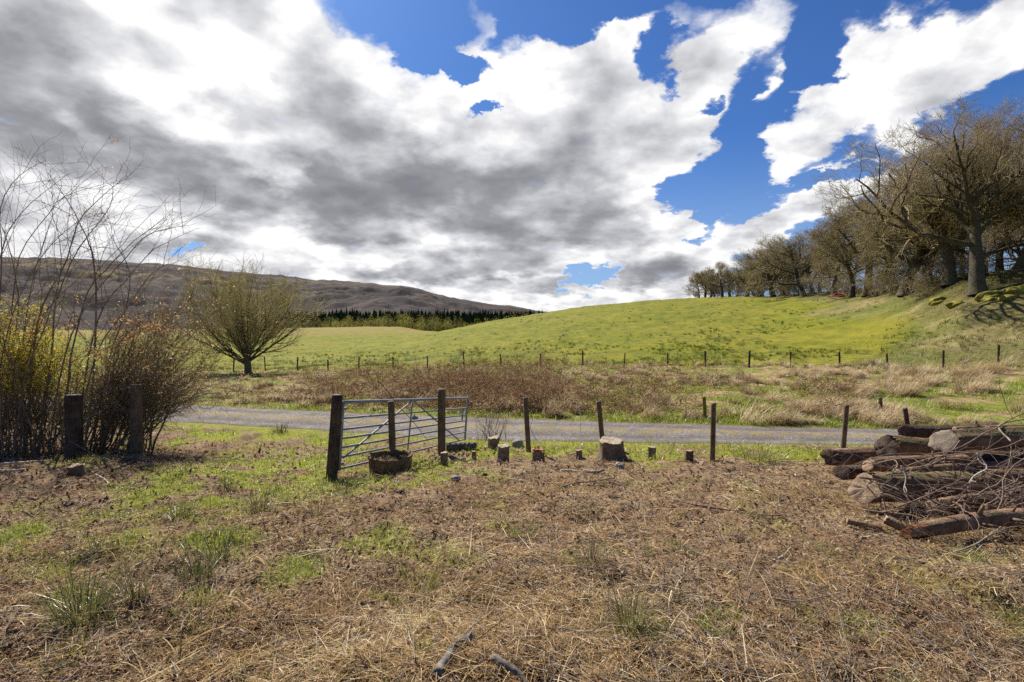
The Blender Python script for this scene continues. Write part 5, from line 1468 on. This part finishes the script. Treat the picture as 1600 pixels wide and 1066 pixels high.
# mossy rocks at the foot of the largest oak
for i, (q, r_, Y_, s_, lab) in enumerate([(1560, 412, 44.5, 1.0, 'biggest mossy rock, right of the largest oak trunk'), (1592, 416, 43.5, .9, 'mossy rock at the right edge, half cut off by the picture'), (1578, 424, 42.5, .6, 'low mossy rock in front of the two bigger mossy ones'),
                                      (1545, 424, 43.8, .55, 'small mossy rock close against the largest oak trunk'), (1495, 428, 46, .6, 'mossy hummock left of the largest oak trunk'), (1466, 432, 51, .7, 'mossy hummock below the dark trunked oak'), (1610, 428, 42, .8, 'mossy rock just beyond the right edge of the picture')]):
    bm = bmesh.new(); bmesh.ops.create_icosphere(bm, subdivisions=4, radius=1)
    for v in bm.verts:
        c_ = v.co; k_ = 1 + .55 * (float(fbm(c_.x * 1.2 + i * 3, c_.y * 1.2 + c_.z * 1.1, 4, 120 + i)) - .5) * 1.7
        v.co = Vector((c_.x * 1.35 * s_ * k_, c_.y * s_ * k_, c_.z * .72 * s_ * k_))
    for f_ in bm.faces: f_.smooth = True
    me = bpy.data.meshes.new('mossy_rock'); bm.to_mesh(me); bm.free()
    x = (q - 800) / 800 * Y_
    if i == 6: continue
    tag(link('mossy_rock', me, M['moss'], None, (x, Y_, float(zt(x, Y_)) - .12 * s_)), lab, 'rock')
# something red lying under the trees
x = (1309 - 800) / 800 * 86; b = Bag(); rg = np.random.default_rng(3)
yy = 86.0
N_ = 20
gx, gy = np.meshgrid(np.linspace(-1, 1, N_), np.linspace(-.6, .6, N_), indexing='ij')
gz_ = .62 * np.exp(-(gx ** 2) * 1.6 - (gy / .45) ** 2) * (.6 + .9 * fbm(gx * 3, gy * 3 + 2, 3, 5)) + .02
V = np.stack([gx * 1.5, gy, gz_], -1).reshape(-1, 3); bb = np.arange(N_ - 1)[:, None] * N_ + np.arange(N_ - 1)[None]
b.add(V, np.stack([bb, bb + N_, bb + N_ + 1, bb + 1], -1).reshape(-1, 4))
V2 = V.copy(); V2[:, 2] -= .05; b.add(V2, np.stack([bb, bb + 1, bb + N_ + 1, bb + N_], -1).reshape(-1, 4))
tag(b.build('tarpaulin', M['red'], None, (x, yy, float(zt(x, yy)) + .15)), 'crumpled dark red sheet lying under the trees on the brow', 'sheet')

# ---- willow in the bracken
rg = np.random.default_rng(41)
wp = np.array([(387 - 800) / 800 * 42.5, 42.5, 0]); wp[2] = float(zt(wp[0], wp[1])) - .05
wt_ = thing('willow_tree', wp, 'rounded leafless willow with many upright stems beside the far fence', 'tree')
tr = chains(np.zeros((1, 3)), np.array([[0.02, 0, 1.0]]), np.array([1.7]), 7, .05, 0, rg); tR = np.array([[.34, .29, .27, .27, .28, .25, .2]])
n = 26
a = np.arange(n) * 2.4; sp_ = .06 + .74 * np.sqrt((np.arange(n) + .5) / n)
D0 = np.stack([np.cos(a) * sp_, np.sin(a) * sp_, 1.05 - .75 * sp_], -1)
l1 = chains(np.tile(tr[0, 4], (n, 1)) + rg.standard_normal((n, 3)) * [.08, .08, .22], D0, 7.0 - .6 * sp_ + rg.standard_normal(n) * .35, 12, .06, .062, rg)
R1 = (.065 + .04 * rg.random((n, 1))) * np.linspace(1, .16, 12)[None]
l2, R2 = offshoots(l1, R1, 11, .12, .98, (.3, .8), lambda t, L: L * (.48 - .24 * t), 9, .08, .06, .6, rg, .014)
l3, R3 = offshoots(l2, R2, 10, .12, 1, (.25, .7), lambda t, L: np.maximum(L * .42, .5), 7, .09, .05, .6, rg, .010)
l4, R4 = offshoots(l3, R3, 6, .1, 1, (.25, .7), lambda t, L: np.maximum(L * .42, .35), 5, .1, .05, .7, rg, .0075)
b = Bag()
for P, Rr, K in ((tr, tR, 14), (l1, R1, 7), (l2, R2, 4)):
    V, Q = tubes(P, Rr, K); b.add(V, Q)
b.build('trunk', M['willowbark'], wt_)
b = Bag()
for P, Rr, K in ((l3, R3, 3), (l4, R4, 3)):
    V, Q = tubes(P, Rr, K); b.add(V, Q)
b.build('crown', M['willowtwig'], wt_)

# ---------------------------------------------------------------- the big bare shrub on the left
rg = np.random.default_rng(52)
def arch(p0, p1, bow, S=16):
    """stem from p0 to p1 that rises first and leans over at its tip"""
    t = np.linspace(0, 1, S)[:, None]
    c = p0 * .5 + p1 * .5 + np.asarray(bow)
    return p0 * (1 - t) ** 2 + 2 * c * t * (1 - t) + p1 * t ** 2
def shrub(name, stems, r0, label, cat, bark_m, seed, spur=(18, .34), leaf=None, sub=(9, 6), origin=None, group=None, wob=.018):
    """stems: (base px, base row, tip px, tip row, depth)"""
    rg = np.random.default_rng(seed); Ps = []
    for st_ in stems:
        if len(st_) == 2:
            q = np.array([at(a_, b_, st_[1] + rg.normal(0, .18)) for a_, b_ in st_[0]]); q[0, 2] = float(zt(q[0, 0], q[0, 1])) - .05 if st_[0][0][1] > 695 else q[0, 2]
            tt = np.linspace(0, len(q) - 1, 16); i_ = np.minimum(tt.astype(int), len(q) - 2); f = (tt - i_)[:, None]
            a_, b_, c_, d_ = q[np.maximum(i_ - 1, 0)], q[i_], q[i_ + 1], q[np.minimum(i_ + 2, len(q) - 1)]
            P = .5 * ((2 * b_) + (-a_ + c_) * f + (2 * a_ - 5 * b_ + 4 * c_ - d_) * f ** 2 + (-a_ + 3 * b_ - 3 * c_ + d_) * f ** 3)
            P[1:] += np.cumsum(rg.standard_normal((15, 3)) * wob, 0)
            Ps.append(P); continue
        (bx, by, tx, ty, Y_) = st_
        p0 = at(bx, by, Y_); p0[2] = float(zt(p0[0], p0[1])) - .05
        p1 = at(tx, ty, Y_ + rg.normal(0, .35))
        d = p1 - p0
        P = arch(p0, p1, [-.12 * d[0] + rg.normal(0, .12), rg.normal(0, .15), .12 * abs(d[0]) + .05], 16)
        P[1:] += np.cumsum(rg.standard_normal((15, 3)) * wob, 0)
        Ps.append(P)
    P = np.array(Ps); N = len(P)
    o0 = P[0, 0].copy() if origin is None else origin
    t = thing(name, o0, label, cat, group)
    Rr = (r0 * (.65 + .7 * rg.random((N, 1)))) * np.linspace(1, .14, 16)[None]
    b = Bag(); V, Q = tubes(P - o0, Rr, 6); b.add(V, Q)
    l2, R2 = offshoots(P, Rr, sub[0], .18, .96, (.35, .85), lambda q, L: L * (.42 - .28 * q), 9, .10, .02, .55, rg, .0042)
    V, Q = tubes(l2 - o0, R2, 4); b.add(V, Q)
    b.build('stems', bark_m, t)
    c = Bag()
    l3, R3 = offshoots(np.concatenate([l2]), R2, sub[1], .15, 1, (.5, 1.1), lambda q, L: L * .36, 5, .14, .01, .6, rg, .0030)
    V, Q = tubes(l3 - o0, R3, 3); c.add(V, Q)
    l4, R4 = offshoots(P, Rr, spur[0], .35, 1, (.7, 1.3), lambda q, L: spur[1] + 0 * L, 4, .16, .01, .5, rg, .0030)
    V, Q = tubes(l4 - o0, R4, 3); c.add(V, Q)
    c.build('twigs', bark_m, t)
    return t, P, l2, l3, o0, rg
def leaves(pts, n, s, mat, parent, o0, rg, name='leaves', spread=.05, dark=.0):
    i = rg.integers(0, len(pts), n)
    p = pts[i] + rg.standard_normal((n, 3)) * spread - o0
    V, Q = blades(p, rg.random(n) * 6.283, rg.normal(0, .7, n), clampn(rg, n, s, s * .3, s * .4, s * 1.8), clampn(rg, n, s * .55, s * .15, s * .25, s), rg.normal(.3, .5, n), 2, roll=rg.normal(0, .9, n), tipw=.3)
    return Bag().add(V, Q, None, np.repeat(np.clip(.5 + .27 * rg.standard_normal(n), 0, 1), 6)).build(name, mat, parent)

tall = [[(5, 705), (-5, 520), (0, 400), (0, 324), (30, 274), (72, 251)], [(10, 705), (14, 540), (20, 453), (34, 393), (75, 334), (110, 303), (202, 278)], [(40, 705), (52, 560), (68, 478), (100, 418), (121, 353), (154, 314), (200, 276)],
        [(95, 705), (112, 560), (140, 458), (170, 418), (214, 373), (272, 330)], [(120, 705), (138, 560), (164, 478), (200, 438), (242, 388), (310, 355)], [(30, 705), (38, 540), (52, 433), (84, 338), (78, 284)],
        [(130, 705), (148, 540), (146, 413), (134, 368), (104, 314), (74, 268)], [(0, 705), (20, 560), (34, 470), (14, 380), (-10, 320)], [(60, 705), (80, 560), (92, 470), (128, 390), (175, 330), (186, 290)],
        [(75, 705), (100, 560), (140, 470), (196, 400), (236, 362), (300, 350)], [(-20, 705), (0, 560), (24, 470), (60, 400), (110, 350), (160, 330)], [(-40, 705), (-20, 520), (10, 400), (46, 330), (120, 270)],
        [(20, 705), (44, 580), (74, 500), (96, 420), (90, 350), (60, 300)], [(110, 705), (150, 560), (186, 500), (232, 440), (262, 420), (300, 430)], [(140, 705), (168, 570), (190, 500), (200, 430), (176, 380), (168, 340)]]
tall = [(q, 9.6 + .9 * ((i * 7) % 10) / 10) for i, q in enumerate(tall)]
t, P, l2, l3, o0, _ = shrub('bare_shrub', tall, .016, 'tall bare shrub with long stems arching over to the right against the sky', 'shrub', M['shrubbark'], 61, spur=(30, .10), sub=(8, 4), wob=.010)
q = np.concatenate([l2.reshape(-1, 3), l3.reshape(-1, 3)]); k_ = (q[:, 2] < 1.9) | (np.random.default_rng(1).random(len(q)) < .004); q = q[k_]
leaves(q, 2000, .042, M['dryleaf'], t, o0, np.random.default_rng(5), 'dry_leaves')
rg2 = np.random.default_rng(9)
low = []
for i in range(84):
    bx = rg2.uniform(-60, 225); Y_ = rg2.uniform(9.95, 12.0)
    if bx > 95:      # stems that fan out to the right over the verge
        dx_ = abs(rg2.normal(55, 35)) + .25 * (bx - 95); top_ = rg2.uniform(480, 650)
        low.append(([(bx, 704), (bx + .22 * dx_ + rg2.normal(0, 8), 704 - .45 * (704 - top_)), (bx + .55 * dx_ + rg2.normal(0, 10), 704 - .8 * (704 - top_)), (bx + dx_, top_), (bx + 1.45 * dx_, top_ + rg2.uniform(-18, 22))], Y_))
    else:            # a tangle without any order
        x_ = bx; y_ = 704; q = [(x_, y_)]; d_ = rg2.normal(.1, .6)
        for j in range(4):
            d_ += rg2.normal(0, .75); y_ -= rg2.uniform(18, 50) * math.cos(d_ * .8); x_ += 42 * math.sin(d_)
            q.append((x_, min(y_, 700)))
        low.append((q, Y_))
for i in range(95):      # crossing, arching and fallen stems low down
    bx = rg2.uniform(-60, 215); by = rg2.uniform(600, 702); Y_ = rg2.uniform(9.9, 11.6)
    a_ = rg2.normal(.75, .65); ln = rg2.uniform(50, 150); dr = rg2.uniform(.2, 1.1) * rg2.choice([-1, 1, 1])
    q = [(bx, by)]
    for j in range(4):
        q.append((q[-1][0] + ln / 4 * math.sin(a_), min(q[-1][1] - ln / 4 * math.cos(a_), 704))); a_ += dr * .55
    low.append((q, Y_))
t, P, l2, l3, o0, _ = shrub('thicket', low, .0145, 'dense low thicket of thin brown stems behind the two round posts', 'thicket', M['shrubbark'], 63, spur=(8, .2), sub=(10, 7), wob=.034)
q = np.concatenate([l2.reshape(-1, 3), l3.reshape(-1, 3)]); q = q[(q[:, 2] > -.25)]
leaves(q, 6500, .036, M['dryleaf'], t, o0, np.random.default_rng(6), 'dry_leaves')
arch_ = [(180 + rg2.uniform(-60, 60), 702, 0, 0, rg2.uniform(10.0, 11.4)) for _ in range(34)]
arch_ = [(bx, by, rg2.uniform(190, 350), rg2.uniform(440, 620), Y_) for (bx, by, _a, _b, Y_) in arch_]
t, P, l2, l3, o0, _ = shrub('bare_shrub', arch_, .015, 'lower arching shrub with scattered orange dead leaves, leaning towards the willow', 'shrub', M['shrubbark'], 65, spur=(12, .2), sub=(9, 7))
q = np.concatenate([l2.reshape(-1, 3), l3.reshape(-1, 3)]); q = q[(q[:, 2] > .2)]
leaves(q, 3600, .042, M['dryleaf'], t, o0, np.random.default_rng(7), 'dry_leaves')
yel = [(rg2.uniform(-50, 90), 700, 0, 0, rg2.uniform(9.7, 10.7)) for _ in range(34)]
yel = [(bx, by, bx * .8 + rg2.normal(10, 26), rg2.uniform(462, 600), Y_) for (bx, by, _a, _b, Y_) in yel]
t, P, l2, l3, o0, _ = shrub('yellow_bush', yel, .015, 'bush covered in small yellow leaves at the left edge inside the bare stems', 'bush', M['shrubbark'], 67, spur=(6, .15), sub=(7, 6))
q = np.concatenate([l2.reshape(-1, 3), l3.reshape(-1, 3)]); q = q[(q[:, 2] > .45)]
leaves(q, 12000, .036, M['yellowleaf'], t, o0, np.random.default_rng(8), 'leaves', .07)

# ---------------------------------------------------------------- far woods
rg = np.random.default_rng(72)
def conifer(b, x, y, z, H, seed):
    rg = np.random.default_rng(seed); K, S = 9, 11
    t0 = rg.uniform(.45, .75); a0 = rg.random() * 6.283
    for s in range(S):
        f = s / (S - 1); r = H * .20 * (1 - f) ** .85 + .05
        a = a0 + s * .7 + np.arange(K) * 2 * math.pi / K
        rj = r * (.65 + .7 * rg.random(K))
        zt_ = z + H * (.10 + .90 * f); zb = zt_ - H * .085
        top = np.array([[x, y, zt_ + H * .07]])
        rim = np.stack([x + np.cos(a) * rj, y + np.sin(a) * rj, zb - rj * .15 + rg.random(K) * H * .03], -1)
        inn = np.stack([x + np.cos(a + .35) * rj * .42, y + np.sin(a + .35) * rj * .42, np.full(K, zb + H * .02)], -1)
        V = np.concatenate([top, rim, inn]); k = np.arange(K)
        T = np.concatenate([np.stack([0 * k, 1 + k, 1 + K + k], -1), np.stack([0 * k, 1 + K + k, 1 + (k + 1) % K], -1)])
        b.add(V, None, T, np.clip(t0 + .2 * rg.standard_normal(1 + 2 * K), 0, 1) * (.4 + .6 * np.concatenate([[1], np.ones(K), np.zeros(K) + .6])))
b = Bag(); c = 0
for r_ in range(9):
    Y_ = 480 + r_ * 11
    for q in np.arange(452, 852, 5.2):
        if rg.random() < .12: continue
        x = (q + rg.uniform(-2.6, 2.6) - 800) / 800 * Y_; yy = Y_ + rg.uniform(-4, 4)
        conifer(b, x, yy, float(zbase(x, yy)) - .5, rg.uniform(16.5, 22.0) + 6.0 * (float(fbm(q * .06, r_ * .7, 3, 140)) - .35) + r_ * .2, 4000 + c); c += 1
tag(b.build('conifer_plantation', M['needle'], smooth=False), 'dark conifer plantation beyond the fields', 'plantation', kind='stuff')
b = Bag(); x = (492 - 800) / 800 * 372; conifer(b, 0, 0, 0, 15.5, 77)
V, Q = tubes(np.array([[0, 0, -.5], [0, 0, 6], [0, 0, 14]]), np.array([.25, .18, .05]), 7); b.add(V, Q, None, .1)
tag(b.build('conifer_tree', M['needle'], None, (x, 372, float(zbase(x, 372)) - .3), smooth=False), 'single dark conifer in front of the plantation at its left end', 'tree')
b = Bag(); n_b = 0
for i in range(240):
    q = rg.uniform(300, 920) if i > 60 else rg.uniform(500, 700)
    Y_ = rg.uniform(330, 430) if q > 480 else rg.uniform(400, 470)
    x = (q - 800) / 800 * Y_; z0 = float(zbase(x, Y_))
    H_ = rg.uniform(5.5, 14.5) * (.8 if q < 480 else 1.0); n = 210
    u = rg.standard_normal((n, 3)); u = unit(u) * rg.random((n, 1)) ** .45
    p = np.array([x, Y_, z0 + H_ * .56]) + u * [H_ * .27, H_ * .27, H_ * .46]
    V, Q = blades(p, rg.random(n) * 6.283, rg.normal(0, .9, n), np.full(n, .55) * (.5 + rg.random(n)), np.full(n, .34), np.zeros(n), 1, roll=rg.normal(0, 1, n), tipw=.7)
    tone = np.clip(rg.normal(.60 if 500 < q < 900 else .25, .22), .02, .95)
    b.add(V, Q, None, np.repeat(np.clip(tone + .14 * rg.standard_normal(n), 0, 1), 4))
    V, Q = tubes(np.array([[x, Y_, z0 - .3], [x + .2, Y_, z0 + H_ * .5], [x, Y_, z0 + H_ * .9]]), np.array([.14, .10, .04]), 4); b.add(V, Q, None, .2)
tag(b.build('birch_wood', M['birchleaf'], smooth=False), 'belt of young yellow green birch in front of the conifers', 'birch wood', kind='stuff')

# ---------------------------------------------------------------- render settings
cy = sc.cycles
cy.max_bounces = 5; cy.diffuse_bounces = 3; cy.glossy_bounces = 2; cy.transmission_bounces = 3; cy.transparent_max_bounces = 4
cy.use_adaptive_sampling = True; cy.adaptive_threshold = .012
cy.sample_clamp_indirect = 4.0
cy.caustics_reflective = False; cy.caustics_refractive = False
cy.use_denoising = False
cy.time_limit = 1150
